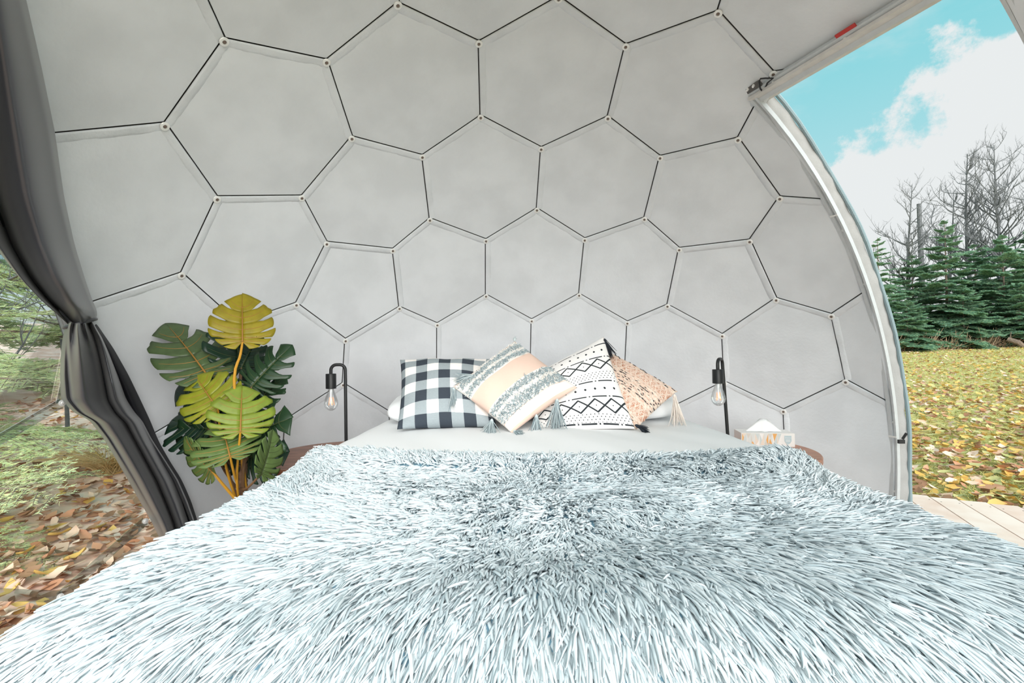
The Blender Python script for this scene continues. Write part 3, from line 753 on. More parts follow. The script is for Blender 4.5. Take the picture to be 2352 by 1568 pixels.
def build_cushions():
    # sleeping pillows lying on the duvet
    for nm, cx, cy, hw, lab in (('pillow', -0.24, 2.33, 0.35, 'plain white sleeping pillow peeking out behind the black check cushion'), ('pillow', 0.44, 2.37, 0.35, 'plain white sleeping pillow under the blush woven cushion')):
        z = 0.735
        P = Pillow([(BX * 0 + cx - hw, cy - 0.22, z - 0.02), (cx + hw, cy - 0.22, z - 0.02), (cx + hw, cy + 0.2, z + 0.03), (cx - hw, cy + 0.2, z + 0.03)], 0.080, 0.02, 4, 0.007, 0.36, 0.10)
        P.n = np.array([0, 0.0, 1.0]); o = P.build(nm, WHITE); tag(o, lab, 'pillow', 'white sleeping pillows at the head of the bed')
    # black and white check cushion
    def plaid(nt, tc):
        u, v = uvs(nt, tc); su = (u * 8.0 + 1.55).floor().mod2(); sv = (v * 7.3 + 1.35).floor().mod2()
        c = mixc(nt, su.max(sv), (0.84, 0.80, 0.77), (0.31, 0.35, 0.37)); return mixc(nt, su * sv, c, (0.045, 0.055, 0.07))
    P = Pillow([at(912, 986, 1.96), at(1140, 980, 1.97), at(1132, 824, 2.27), at(919, 826, 2.27)], 0.088, 0.055, 3, 0.005)
    tag(P.build('cushion', pmat('check_cloth', (1, 1, 1), 0.9, var=0.06, vscale=120, stretch=(1, 1, 8), bump=0.06, bscale=500, spec=0.15, uvcol=plaid)), 'black, grey and white buffalo check square cushion at the left of the row', 'cushion', 'cushions on the bed')
    # printed white cushion with black lines
    def mud(nt, tc):
        u, v = uvs(nt, tc); w = 1.0 - v; m = None
        def add(x):
            nonlocal m; m = x if m is None else m.max(x)
        for w0 in (0.085, 0.25, 0.545, 0.715, 0.975):
            f = (u * 4.4 + w0 * 3.1).fract(); wob = (w - w0)
            add(wob.abs().lt(0.0065) * (f.lt(0.72).max((f - 0.86).abs().lt(0.035))))
        for w0, k in ((0.165, 10.0), (0.63, 9.0)):
            fu = ((u * k + 0.3).fract() - 0.5) / k; add((fu * fu + (w - w0) * (w - w0)).lt(0.00016))
        for w0, w1 in ((0.27, 0.40), (0.742, 0.875)):
            c = (w - w0) / (w1 - w0); f = (u * 2.7 + w0).fract(); tri = (f * 2.0 - 1.0).abs(); inr = c.gt(-0.05) * c.lt(1.05)
            add(inr * ((c - tri).abs().lt(0.075)).max((c - 1.0 + tri).abs().lt(0.075) * inr))
            fd = ((u * 2.7 * 1.0 + w0).fract() - 0.5).abs(); fd2 = 0.5 - fd
            add((((fd2 * 0.30) * (fd2 * 0.30)) + (w - (w0 + w1) / 2) * (w - (w0 + w1) / 2)).lt(0.00003))
            add((((fd * 0.30) * (fd * 0.30)) + (w - (w0 + w1) / 2) * (w - (w0 + w1) / 2)).lt(0.00003))
        for w0, w1 in ((0.42, 0.53), (0.88, 0.965)):
            row = (w * 42.0); fw = row.fract() - 0.5; fu = (u * 23.0 + row.floor().mod2() * 0.5).fract() - 0.5
            add(w.gt(w0) * w.lt(w1) * (fu * fu * 1.2 + fw * fw * 0.45).lt(0.022))
        return mixc(nt, m, (0.84, 0.815, 0.80), (0.03, 0.035, 0.04))
    e = empty('cushion', at(1350, 985, 1.98), 'large white cushion printed with black dashes, dots and diamonds, black corner tassels', 'cushion', 'cushions on the bed')
    P = Pillow([at(1238, 990, 1.95), at(1459, 985, 1.97), at(1386, 773, 2.28), at(1205, 872, 2.20)], 0.07, 0.03, 6, 0.003)
    P.build('cover', pmat('printed_cotton', (1, 1, 1), 0.85, bump=0.03, bscale=500, spec=0.15, uvcol=mud), e, 60)
    BT = pmat('black_yarn', (0.02, 0.025, 0.035), 0.8)
    tassel('tassel', at(1388, 778, 2.26), (0.03, -0.02, -0.07), 0.07, 0.10, BT, e, 50, 0.004, 1)
    tassel('tassel', at(1459, 976, 1.96), (0.8, -0.3, -0.25), 0.05, 0.16, BT, e, 40, 0.004, 2)
    # tufted blush cushion, standing on a corner
    def blush(nt, tc):
        u, v = uvs(nt, tc); w = 1.0 - v
        wh = (w - 0.175).abs().lt(0.135).max((w - 0.73).abs().lt(0.13)).max((w-0.92).abs().lt(0.05))
        return mixc(nt, wh, (0.74, 0.545, 0.455), (0.80, 0.745, 0.70))
    e = empty('cushion', at(1175, 992, 1.9), 'blush pink cushion balanced on a corner with two grey tufted bands and grey tassels', 'cushion', 'cushions on the bed')
    Lc, Tc, Rc, Bc = at(1040, 889, 2.02), at(1182, 783, 2.20), at(1326, 890, 1.99), at(1176, 995, 1.875)
    P = Pillow([Bc, Rc, Tc, Lc], 0.075, 0.04, 11, 0.006)
    P.build('cover', pmat('blush_cotton', (1, 1, 1), 0.9, bump=0.08, bscale=90, spec=0.15, uvcol=blush), e)
    GY = pmat('grey_yarn', (0.22, 0.29, 0.32), 0.9, isl=(0.56, 0.62, 0.63)); WY = pmat('white_yarn', (0.84, 0.82, 0.79), 0.9)
    r = np.random.RandomState(3)
    for w0, w1, mt in ((0.075, 0.155, GY), (0.205, 0.285, GY), (0.62, 0.70, GY), (0.745, 0.86, GY), (0.155, 0.205, WY), (0.02, 0.07, WY), (0.70, 0.745, WY)):
        n = int(9000 * (w1 - w0)) if mt is GY else int(5000 * (w1 - w0)); w = r.uniform(w0, w1, n); u = r.uniform(-0.985, 0.985, n); v = 1 - 2 * w
        p = P.pt(u, v); nn, a, b = P.nrm(u, v)
        D = nn * 0.7 + a * r.normal(0, .5, n)[:, None] + b * r.normal(0, .5, n)[:, None]; Bn = -nn * 0.5 + r.normal(0, .35, (n, 3))
        V, Q = strands(p, D, Bn, r.uniform(.006, .0105, n), np.full(n, .0040), 4, 3)
        tag(obn('tufted_band' if mt is GY else 'woven_band', V, Q, mt, e), kind='stuff')
    for k, (rt, dp, to, L, sp) in enumerate((((1042, 890), 2.0, (0, -.2, -1), .075, .13), ((1092, 864), 2.03, (-1, -.2, 0.02), .075, .13), ((1130, 962), 1.88, (-.15, -.3, -1), .055, .3), ((1180, 990), 1.86, (.5, -.5, -.1), .045, .25), ((1232, 952), 1.90, (0.05, -.1, -1), .075, .16), ((1280, 916), 1.93, (-.12, -.15, -1), .10, .17), ((1182, 784), 2.20, (.1, 0, 1), .02, .1))):
        tassel('tassel', at(*rt, dp), to, L, sp * 1.25, GY, e, 84 if L > .03 else 10, 0.0036, 10 + k)
    # woven blush cushion behind
    def knit(nt, tc):
        u, v = uvs(nt, tc); w = 1.0 - v
        nz = nt.nodes.new('ShaderNodeTexNoise'); nz.inputs['Scale'].default_value = 28; nz.inputs['Detail'].default_value = 3
        mp = nt.nodes.new('ShaderNodeMapping'); mp.inputs['Scale'].default_value = (0.8, 2.6, 1); nt.links.new(tc.outputs['UV'], mp.inputs[0]); nt.links.new(mp.outputs[0], nz.inputs['Vector'])
        N1 = E(nz.outputs['Fac']); c = mixc(nt, N1.step(0.42, 0.6), (0.78, 0.61, 0.50), (0.82, 0.72, 0.63))
        rows = None
        for w0, w1 in ((0.12, 0.30), (0.66, 0.84)):
            q = (w - w0) / (w1 - w0); f = (u * 7.0).fract(); tri = (f * 2.0 - 1.0).abs(); inr = q.gt(0.0) * q.lt(1.0)
            x = inr * ((q - tri).abs().gt(0.10) * (q - 1.0 + tri).abs().gt(0.10)); rows = x if rows is None else rows.max(x)
        c = mixc(nt, rows * N1.step(0.3, 0.55), c, (0.52, 0.26, 0.17))
        fl = ((w - 0.47).abs().lt(0.15).max((w - 0.93).abs().lt(0.05)).max((w - 0.05).abs().lt(0.03))) * ((w * 16.0).fract().lt(0.42)) * N1.gt(0.55)
        return mixc(nt, fl, c, (0.09, 0.075, 0.06))
    e = empty('cushion', at(1455, 980, 2.03), 'blush and cream woven cushion with rust diamonds and black flecks, cream tassel', 'cushion', 'cushions on the bed')
    A, B, C, D = at(1390, 803, 2.36), at(1556, 898, 2.11), at(1458, 988, 2.01), at(1325, 905, 2.14)
    P = Pillow([D, C, B, A], 0.065, 0.03, 5, 0.004)
    P.build('cover', pmat('woven_blush', (1, 1, 1), 0.95, bump=0.5, bscale=160, spec=0.1, uvcol=knit), e)
    r = np.random.RandomState(9); n = 2600; u = r.uniform(-.99, .99, n); v = r.uniform(-.99, .99, n); p = P.pt(u, v); nn, a, b = P.nrm(u, v)
    Dd = a * np.sign(r.normal(0, 1, n))[:, None] + nn * 0.25 + b * r.normal(0, .35, n)[:, None]; Bn = -nn * 0.35 + b * r.normal(0, .3, n)[:, None]
    V, Q = strands(p, Dd, Bn, r.uniform(.008, .016, n), np.full(n, .0032), 4, 3)
    tag(obn('yarn_loops', V, Q, pmat('cream_yarn', (0.82, 0.71, 0.62), 0.95, isl=(0.74, 0.50, 0.39)), e), kind='stuff')
    rows = np.concatenate([r.uniform(.36, .62, 90), r.uniform(.02, .08, 22), r.uniform(.9, .97, 20)]); n = len(rows); rows = np.round(rows * 26) / 26; v = 1 - 2 * rows; u = r.uniform(-.97, .97, n); p = P.pt(u, v); nn, a, b = P.nrm(u, v)
    V, Q = strands(p + nn * 0.003, a + nn * 0.1, -nn * 0.2 + b * r.normal(0, .2, n)[:, None], r.uniform(.008, .014, n), np.full(n, .0038), 4, 3)
    tag(obn('black_flecks', V, Q, BT, e), kind='stuff')
    tassel('tassel', at(1549, 906, 2.09), (0.10, -0.1, -1), 0.10, 0.13, pmat('cream_tassel', (0.82, 0.73, 0.66), 0.95), e, 60, 0.004, 21)
build_cushions()

# ------------------------------------------------------------------ bedside tables, lamps, tissue box
WOOD = pmat('walnut_top', (0.20, 0.075, 0.04), 0.35, col2=(0.36, 0.15, 0.08), vscale=7, stretch=(1, 9, 9))
WOOD2 = pmat('cherry_top', (0.42, 0.16, 0.09), 0.35, col2=(0.58, 0.26, 0.15), vscale=7, stretch=(1, 9, 9))
def table(cx, cy, rad, z, label, wood):
    e = empty('side_table', (cx, cy, 0), label, 'side table', 'round bedside tables')
    MB().lathe((cx, cy, z), [(0.0, -0.03), (rad - 0.004, -0.03), (rad, -0.026), (rad, -0.005), (rad - 0.004, 0), (0.0, 0)], 64).build('table_top', wood, e)
    for k in range(3):
        a = 0.6 + k * 2.094; MB().tube([(cx + math.cos(a) * rad * .86, cy + math.sin(a) * rad * .86, 0.0), (cx + math.cos(a) * rad * .6, cy + math.sin(a) * rad * .6, z - 0.03)], 0.012, 8).build('leg', BLACK, e)
    MB().lathe((cx, cy, z - 0.045), [(rad * .64, -0.006), (rad * .66, 0), (rad * .64, 0.012), (rad * .6, 0.012), (rad * .6, -0.006)], 32).build('apron', BLACK, e)
    return e
TZ = 0.50
TL = (-0.865, 2.33, 0.335); TR = (1.105, 2.32, 0.345)
table(*TL, TZ, 'dark walnut round side table between the plant and the bed', WOOD)
table(*TR, TZ, 'reddish round side table right of the bed under the tissue box', WOOD2)
GLASS = clearmat('bulb_glass', (0.97, 0.98, 0.98), 0.05, 0.02)
FIL = emat('filament', (1.0, 0.36, 0.12), 0.9); STEM = pmat('bulb_stem', (0.85, 0.86, 0.86), 0.2)
def lamp(label, pole_px, top_py, sock_px, sock_top, sock_bot, bulb_bot, depth, arm_dir, lean):
    s = depth / F; top = at(pole_px, top_py, depth); up = np.array([0, 0, 1.0])
    foot = top.copy(); foot[2] = TZ; foot = foot + np.array([lean, 0, 0]); e = empty('table_lamp', tuple(foot), label, 'lamp', 'black pole lamps on the bedside tables')
    da = depth + arm_dir; hx = at(sock_px, top_py, da)[0] - top[0]; arm = np.array([hx, arm_dir, 0.0]); al = np.linalg.norm(arm); au = arm / al; rr = min(0.026, al * 0.45)
    pts = [foot + up * 0.008, foot + (top - foot) * 0.5]
    for k in range(7):
        a = math.pi / 2 * k / 6; pts.append(top + au * (rr - rr * math.cos(a)) + up * (-rr + rr * math.sin(a)))
    st_z = at(sock_px, sock_top, da)[2]
    for k in range(7):
        a = math.pi / 2 * k / 6; pts.append(top + au * (al - rr + rr * math.sin(a)) + up * (-rr + rr * math.cos(a)))
    end = top + arm; end[2] = st_z; pts.append(end)
    MB().lathe(foot, [(0.0, 0.0), (0.06, 0.0), (0.062, 0.006), (0.058, 0.012), (0.0, 0.013)], 32).build('base', BLACK, e)
    MB().tube(pts, 0.0078, 12).build('pole', BLACK, e)
    MB().lathe(foot + up * 0.013, [(0.012, 0), (0.012, 0.012), (0.009, 0.016)], 12).build('collar', BLACK, e)
    zb = at(sock_px, sock_bot, da)[2]; zz = at(sock_px, bulb_bot, da)[2]; h = st_z - zb; rs = 0.0245
    MB().lathe((end[0], end[1], zb), [(rs * .8, -0.001), (rs, 0.0), (rs, h - .002), (rs * .95, h), (0.009, h + .001)], 28).build('socket', BLACK, e)
    H = zb - zz; prof = [(0.0, 0.0), (0.009, 0.0015), (0.020, 0.008), (0.029, 0.020), (0.0325, 0.034), (0.031, 0.047), (0.0255, 0.067), (0.018, 0.088), (0.0145, 0.100), (0.0135, 0.110)]
    prof = [(r_, z_ * H / 0.110) for r_, z_ in prof]
    bb = MB().lathe((end[0], end[1], zz), prof, 28).build('bulb', GLASS, e)
    MB().lathe((end[0], end[1], zz + H * .42), [(0.002, 0), (0.004, H * .18), (0.006, H * .38), (0.010, H * .57)], 12).build('glass_stem', STEM, bb)
    for k, (dx, dy) in enumerate(((-0.008, -0.002), (0.006, -0.004), (0.0, 0.007), (0.011, 0.004))):
        MB().tube([(end[0] + dx * 1.25, end[1] + dy * 1.25, zz + H * .25), (end[0] + dx * .8, end[1] + dy * .8, zz + H * .6)], 0.0012, 6).build('filament', FIL, bb)
lamp('black hooked pole lamp with a clear filament bulb beside the potted plant', 793, 837, 760, 858, 892, 943, 2.30, -0.01, 0.002)
lamp('black hooked pole lamp with a clear filament bulb beside the tissue box', 1659, 824, 1648, 848, 880, 932, 2.27, -0.06, 0.022)

def build_tissues():
    c = np.array([1.285, 2.43, TZ]); a = math.radians(-9); ax = np.array([(math.cos(a), math.sin(a), 0), (-math.sin(a), math.cos(a), 0), (0, 0, 1)]); hx, hy, hh = 0.125, 0.058, 0.066
    e = empty('tissue_box', tuple(c), 'white tissue box with grey and orange triangles and a tissue sticking out', 'tissue box')
    CARD = pmat('white_card', (0.83, 0.82, 0.80), 0.6)
    b = MB(); b.box(c + ax[2] * hh / 2, (hx, hy, hh / 2), ax); o = b.build('carton', CARD, e, smooth=False)
    V = lambda x, z: c + ax[0] * x - ax[1] * (hy + 0.0007) + ax[2] * z
    r = random.Random(8); cols = [(0.62, 0.68, 0.68), (0.74, 0.75, 0.73), (0.80, 0.70, 0.60), (0.70, 0.72, 0.70), (0.86, 0.85, 0.83), (0.66, 0.63, 0.58)]
    for k in range(9):
        x0 = -hx + 0.004 + k * 0.0205; x1 = x0 + 0.0205; xm = x0 + r.uniform(.006, .015); zt, zb, zm = hh - .002, .003, r.uniform(.02, .045)
        for j, tr in enumerate((((x0, zb), (x1, zb), (xm, zm)), ((x0, zt), (xm, zm), (x1, zt)), ((x0, zb), (xm, zm), (x0, zt)), ((x1, zb), (x1, zt), (xm, zm)))):
            col = (0.80, 0.42, 0.14) if (k, j) in ((0, 2), (2, 0), (5, 3), (6, 0), (7, 1)) else cols[(k * 3 + j * 2 + k // 2) % 6]
            ob('printed_triangle', [V(*p) for p in tr], [(0, 1, 2)], pmat('print_%.2f_%.2f_%.2f' % col, col, 0.6), o, smooth=False)
    SH = pmat('badge_blue', (0.50, 0.62, 0.66), 0.6); V2 = lambda x, z: V(x, z) - ax[1] * 0.0006
    sx = hx - 0.032; ob('badge', [V2(sx - .016, .055), V2(sx - .016, .028), V2(sx - .009, .016), V2(sx, .012), V2(sx + .009, .016), V2(sx + .016, .028), V2(sx + .016, .055)], [tuple(range(6, -1, -1))], SH, o, smooth=False)
    cu = bpy.data.curves.new('lettering', 'FONT'); cu.body = 'Kleenex'; cu.size = 0.0088; cu.align_x = 'CENTER'; cu.shear = 0.2
    to = bpy.data.objects.new('lettering', cu); COL.objects.link(to); dg = bpy.context.evaluated_depsgraph_get(); dg.update(); me = bpy.data.meshes.new_from_object(to.evaluated_get(dg)); bpy.data.objects.remove(to)
    co = np.array([v.co[:] for v in me.vertices])
    if len(co):
        P = np.array([V2(sx + q[0], .042 + q[1]) - ax[1] * 0.0006 for q in co]); ob('lettering', P, [tuple(p.vertices) for p in me.polygons], WHITE, o, smooth=False)
    for q in (.034, .030, .026): ob('print_line', [V2(sx - .010, q) - ax[1] * .0004, V2(sx + .010, q) - ax[1] * .0004, V2(sx + .010, q + .0015) - ax[1] * .0004, V2(sx - .010, q + .0015) - ax[1] * .0004], [(0, 1, 2, 3)], WHITE, o, smooth=False)
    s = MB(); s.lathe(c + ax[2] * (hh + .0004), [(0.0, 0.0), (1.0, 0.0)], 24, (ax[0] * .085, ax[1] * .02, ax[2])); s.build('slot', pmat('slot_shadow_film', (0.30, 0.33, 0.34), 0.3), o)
    # the tissue: a thin folded sheet rising to a rounded peak
    nx, ny = 25, 7; Vt = []
    for i in range(nx):
        x = -0.085 + 0.17 * i / (nx - 1); pk = max(0.0, 1 - abs(x) / 0.085); zt = hh + 0.001 + 0.068 * min(1, pk * 1.12) ** 0.95 - (0.004 if pk > .9 else 0)
        for j in range(ny):
            f = j / (ny - 1); z = hh + 0.0005 + (zt - hh) * (1 - abs(2 * f - 1)) ; y = 0.016 * (2 * f - 1) * (0.4 + 0.6 * pk) + 0.004 * math.sin(i * .9) * pk
            Vt.append(c + ax[0] * x + ax[1] * y + ax[2] * z)
    ob('tissue', Vt, grid_faces(nx, ny), pmat('tissue_paper', (0.92, 0.92, 0.92), 0.9), e)
build_tissues()

# ------------------------------------------------------------------ potted monstera
def leaf_green(name, c, rough=0.42): return pmat('leaf_' + name, c, rough, var=0.12, vscale=30, trans=0.25, spec=0.5)
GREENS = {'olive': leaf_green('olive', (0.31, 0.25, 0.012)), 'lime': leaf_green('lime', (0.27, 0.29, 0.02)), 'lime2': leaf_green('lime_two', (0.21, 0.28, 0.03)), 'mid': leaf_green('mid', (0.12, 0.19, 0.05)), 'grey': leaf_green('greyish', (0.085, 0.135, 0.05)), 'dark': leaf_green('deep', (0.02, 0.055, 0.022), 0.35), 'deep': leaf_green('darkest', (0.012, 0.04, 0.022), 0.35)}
VEIN = pmat('brown_vein', (0.30, 0.15, 0.03), 0.6); VEIN2 = pmat('dark_vein', (0.05, 0.07, 0.02), 0.6)
STALK = pmat('ochre_stalk', (0.50, 0.25, 0.02), 0.5); STALKB = pmat('brown_stalk', (0.16, 0.085, 0.04), 0.6)
def monstera_leaf(parent, base, tip, W, roll, mat, vein, gap=0.30, cup=0.12, curl=0.12, m=6, notch=0.36, seed=0, fold=0.0):
    r = np.random.RandomState(seed); base, tip = np.array(base), np.array(tip); Y = tip - base; L = np.linalg.norm(Y); Y /= L
    Nn = CAM - (base + tip) / 2; Nn -= Y * (Nn @ Y); Nn /= np.linalg.norm(Nn); X = np.cross(Y, Nn); a = math.radians(roll)
    X, Nn = X * math.cos(a) + Nn * math.sin(a), Nn * math.cos(a) - X * math.sin(a)
    TM = math.radians(172)
    def Bd(th):
        y = 0.40 + 0.60 * math.cos(th) if th < math.pi / 2 else 0.40 + 0.56 * math.cos(th)
        y += 0.07 * max(0.0, 1 - th / 0.4)
        x = 0.5 * math.sin(min(th, math.pi)) ** (0.80 + 0.22 * max(0.0, 1 - th / 0.9)) * (1.0 + 0.12 * math.sin(th * 0.5 + 0.6) * (th > 1)); return x, y
    def loc(x, y):                            # leaf-plane (x in widths, y in lengths) -> world
        z = -curl * L * (y - 0.1) * abs(y - 0.1) - cup * W * abs(x) * 2 * abs(x) + fold * W * abs(x)
        return base + X * (x * W) + Y * (y * L) + Nn * z
    def pt(th, rr, sd_):
        bx, by = Bd(th); Mx = 0.80 * max(0.0, (by + 0.16) / 1.16) ** 1.9; x = bx * rr; y = Mx * (1 - rr) + by * rr - 0.05 * math.sin(math.pi * rr) * (1 if th < 2 else 0)
        return x * sd_, y
    V, Fc = [], []; vm = MB()
    th_b = np.linspace(0, 1, m + 1) ** 0.82 * TM
    for sd_ in (-1, 1):
        for k in range(m):
            t0, t1 = th_b[k], th_b[k + 1]; tm = (t0 + t1) / 2; g = gap * r.uniform(0.65, 1.2); lo = notch * r.uniform(0.8, 1.2); na, nr = (12 if k == 0 else 7), 8; o = len(V)
            sc = r.uniform(0.94, 1.04)
            for i in range(na):
                a_ = i / (na - 1)
                for j in range(nr):
                    q = j / (nr - 1); s_ = min(1, max(0, (q - lo) / max(0.05, 0.75 - lo))); s_ = s_ * s_ * (3 - 2 * s_)
                    a2 = 0.5 + (a_ - 0.5) * (1 - g * s_)
                    if k == 0: a2 = a_ * (1 - g * 0.5 * s_)
                    if k == m - 1: a2 = 1 - (1 - a_) * (1 - g * 0.5 * s_)
                    rr = q * sc * (1 - 0.035 * abs(2 * a_ - 1) ** 3 * (k > 0) * (q > .5))
                    x, y = pt(t0 + (t1 - t0) * a2, rr, sd_); p = loc(x, y) + Nn * (0.010 * W * 4 * (a_ - a_ * a_) * q)
                    V.append(p)
            for f in grid_faces(na, nr, off=o): Fc.append(f if sd_ < 0 else f[::-1])
            pts = []
            for q in np.linspace(0.02, 0.86, 7):
                x, y = pt(tm if k else (t0 + t1) * .62, q * sc, sd_); pts.append(loc(x, y) + Nn * (0.0012 + 0.010 * W * q))
            vm.tube(pts, np.linspace(0.0016, 0.0006, 7) * (W / 0.22), 5)
    me = ob('leaf', V, Fc, mat, parent)
    so = me.modifiers.new('thick', 'SOLIDIFY'); so.thickness = 0.0012
    vm.tube([loc(0, y) + Nn * 0.0015 for y in np.linspace(0, 0.95, 9)], np.linspace(0.0034, 0.0008, 9) * (W / 0.22), 6)
    vm.build('veins', vein, me); return me
def stalk(parent, pts, r0, r1, mat):
    P = np.array(pts, float); n = 14; t = np.linspace(0, len(P) - 1, n); out = []
    for q in t:                               # smooth curve through the points
        i = min(int(q), len(P) - 2); f = q - i; p0, p1, p2, p3 = P[max(i - 1, 0)], P[i], P[i + 1], P[min(i + 2, len(P) - 1)]
        out.append(0.5 * ((2 * p1) + (-p0 + p2) * f + (2 * p0 - 5 * p1 + 4 * p2 - p3) * f * f + (-p0 + 3 * p1 - 3 * p2 + p3) * f ** 3))
    MB().tube(out, np.linspace(r0, r1, n), 8).build('stalk', mat, parent)
def build_plant():
    KD = 0.885; D = 2.12 * KD; foot = at(552, 1120, D); bx, by = foot[0], foot[1]
    e = empty('potted_plant', (bx, by, 0), 'tall potted monstera with split yellow green and dark leaves beside the left table', 'plant')
    POT = pmat('charcoal_pot', (0.05, 0.05, 0.055), 0.6)
    MB().lathe((bx, by, 0), [(0.0, 0.0), (0.085, 0.0), (0.09, 0.005), (0.115, 0.20), (0.118, 0.205), (0.108, 0.205), (0.104, 0.18), (0.0, 0.18)], 32).build('pot', POT, e)
    MB().lathe((bx, by, 0.178), [(0.105, 0.0), (0.05, 0.012), (0.0, 0.016)], 20).build('soil', pmat('potting_soil', (0.05, 0.03, 0.02), 0.95, bump=0.6, bscale=80), e)
    prof = []
    for k in range(46): prof.append((0.0155 + 0.0022 * (k % 2), 0.18 + k * 0.0085))
    t = MB(); t.lathe((bx + 0.01, by, 0), prof, 14); t.build('trunk', pmat('ridged_trunk', (0.15, 0.085, 0.05), 0.85, var=0.3, vscale=60), e)
    top = np.array([bx + 0.01, by, 0.55]); T = lambda px, py, d=2.12: at(px, py, d * KD)
    # base pixel, tip pixel, depth of base, depth of tip, width, roll, colours, options
    lv = [
        ((557, 785), (556, 675), 2.05, 2.12, 0.236, 0, 'olive', VEIN, dict(gap=.22, notch=.5, cup=.05)),
        ((476, 862), (384, 735), 2.10, 2.22, 0.27, -18, 'grey', VEIN, dict(gap=.34, notch=.30, m=6)),
        ((500, 938), (446, 862), 2.00, 2.06, 0.235, 10, 'lime', VEIN, dict(gap=.24, notch=.42, cup=.08)),
        ((552, 992), (556, 888), 1.96, 2.03, 0.235, 0, 'lime2', VEIN, dict(gap=.28, notch=.36, cup=.10)),
        ((529, 1050), (508, 968), 1.93, 2.02, 0.245, 4, 'mid', VEIN, dict(gap=.28, notch=.36, cup=.12)),
        ((578, 888), (662, 794), 2.12, 2.20, 0.20, 28, 'dark', VEIN2, dict(gap=.52, notch=.22, m=7)),
        ((478, 985), (392, 960), 2.16, 2.22, 0.26, -22, 'deep', VEIN2, dict(gap=.44, notch=.25)),
        ((572, 1000), (662, 958), 2.12, 2.14, 0.31, 30, 'dark', VEIN2, dict(gap=.55, notch=.2, m=6)),
        ((488, 1082), (416, 1014), 2.00, 2.03, 0.20, 66, 'mid', VEIN, dict(gap=.25, notch=.4, fold=.25)),
        ((600, 1088), (634, 992), 1.97, 2.06, 0.16, -52, 'mid', VEIN2, dict(gap=.3, notch=.35, fold=.3)),
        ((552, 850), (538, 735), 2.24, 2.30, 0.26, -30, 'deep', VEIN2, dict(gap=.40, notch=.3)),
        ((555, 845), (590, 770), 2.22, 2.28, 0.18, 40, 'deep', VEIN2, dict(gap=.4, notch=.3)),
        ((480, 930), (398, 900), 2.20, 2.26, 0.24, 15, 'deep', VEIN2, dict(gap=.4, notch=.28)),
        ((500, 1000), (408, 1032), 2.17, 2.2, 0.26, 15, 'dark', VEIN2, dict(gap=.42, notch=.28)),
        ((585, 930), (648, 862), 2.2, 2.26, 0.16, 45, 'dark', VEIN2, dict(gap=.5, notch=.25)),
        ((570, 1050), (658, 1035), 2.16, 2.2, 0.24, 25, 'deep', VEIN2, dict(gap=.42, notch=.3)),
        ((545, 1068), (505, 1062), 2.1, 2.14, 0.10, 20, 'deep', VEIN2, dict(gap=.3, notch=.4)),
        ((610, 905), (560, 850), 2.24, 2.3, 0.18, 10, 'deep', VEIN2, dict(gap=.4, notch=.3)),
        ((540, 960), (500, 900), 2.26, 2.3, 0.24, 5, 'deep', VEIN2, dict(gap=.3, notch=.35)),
    ]
    for k, (b, t_, d0, d1, W, roll, g, vn, kw) in enumerate(lv):
        B_ = T(*b, d0); lf = monstera_leaf(e, B_, T(*t_, d1), W * KD, roll, GREENS[g], vn, seed=k + 1, **kw)
        lf['label'] = {'olive': 'olive yellow split leaf at the top', 'lime': 'yellow green split leaf', 'lime2': 'lime green split leaf', 'mid': 'mid green split leaf', 'grey': 'grey green split leaf', 'dark': 'dark green split leaf', 'deep': 'very dark green split leaf'}[g]
        st = STALK if k in (0, 2, 3, 4, 8) else STALKB
        root = np.array([bx + 0.01 + 0.012 * math.cos(k), by - 0.012 * abs(math.sin(k)), 0.36 + 0.012 * k])
        if k == 0: pts = [root + [0, 0, .1], T(538, 890, 2.03), T(552, 815, 2.05), B_]
        elif k == 8: pts = [T(545, 1150, 2.06), T(512, 1112, 2.02), B_]
        elif k == 4: pts = [T(546, 1115, 2.06), T(537, 1085, 1.98), B_]
        else: pts = [root, root * 0.5 + B_ * 0.5 + np.array([0, -0.02, -0.02]), B_]
        stalk(e, pts, 0.006 if k in (0, 8) else 0.0045, 0.004, st)
build_plant()

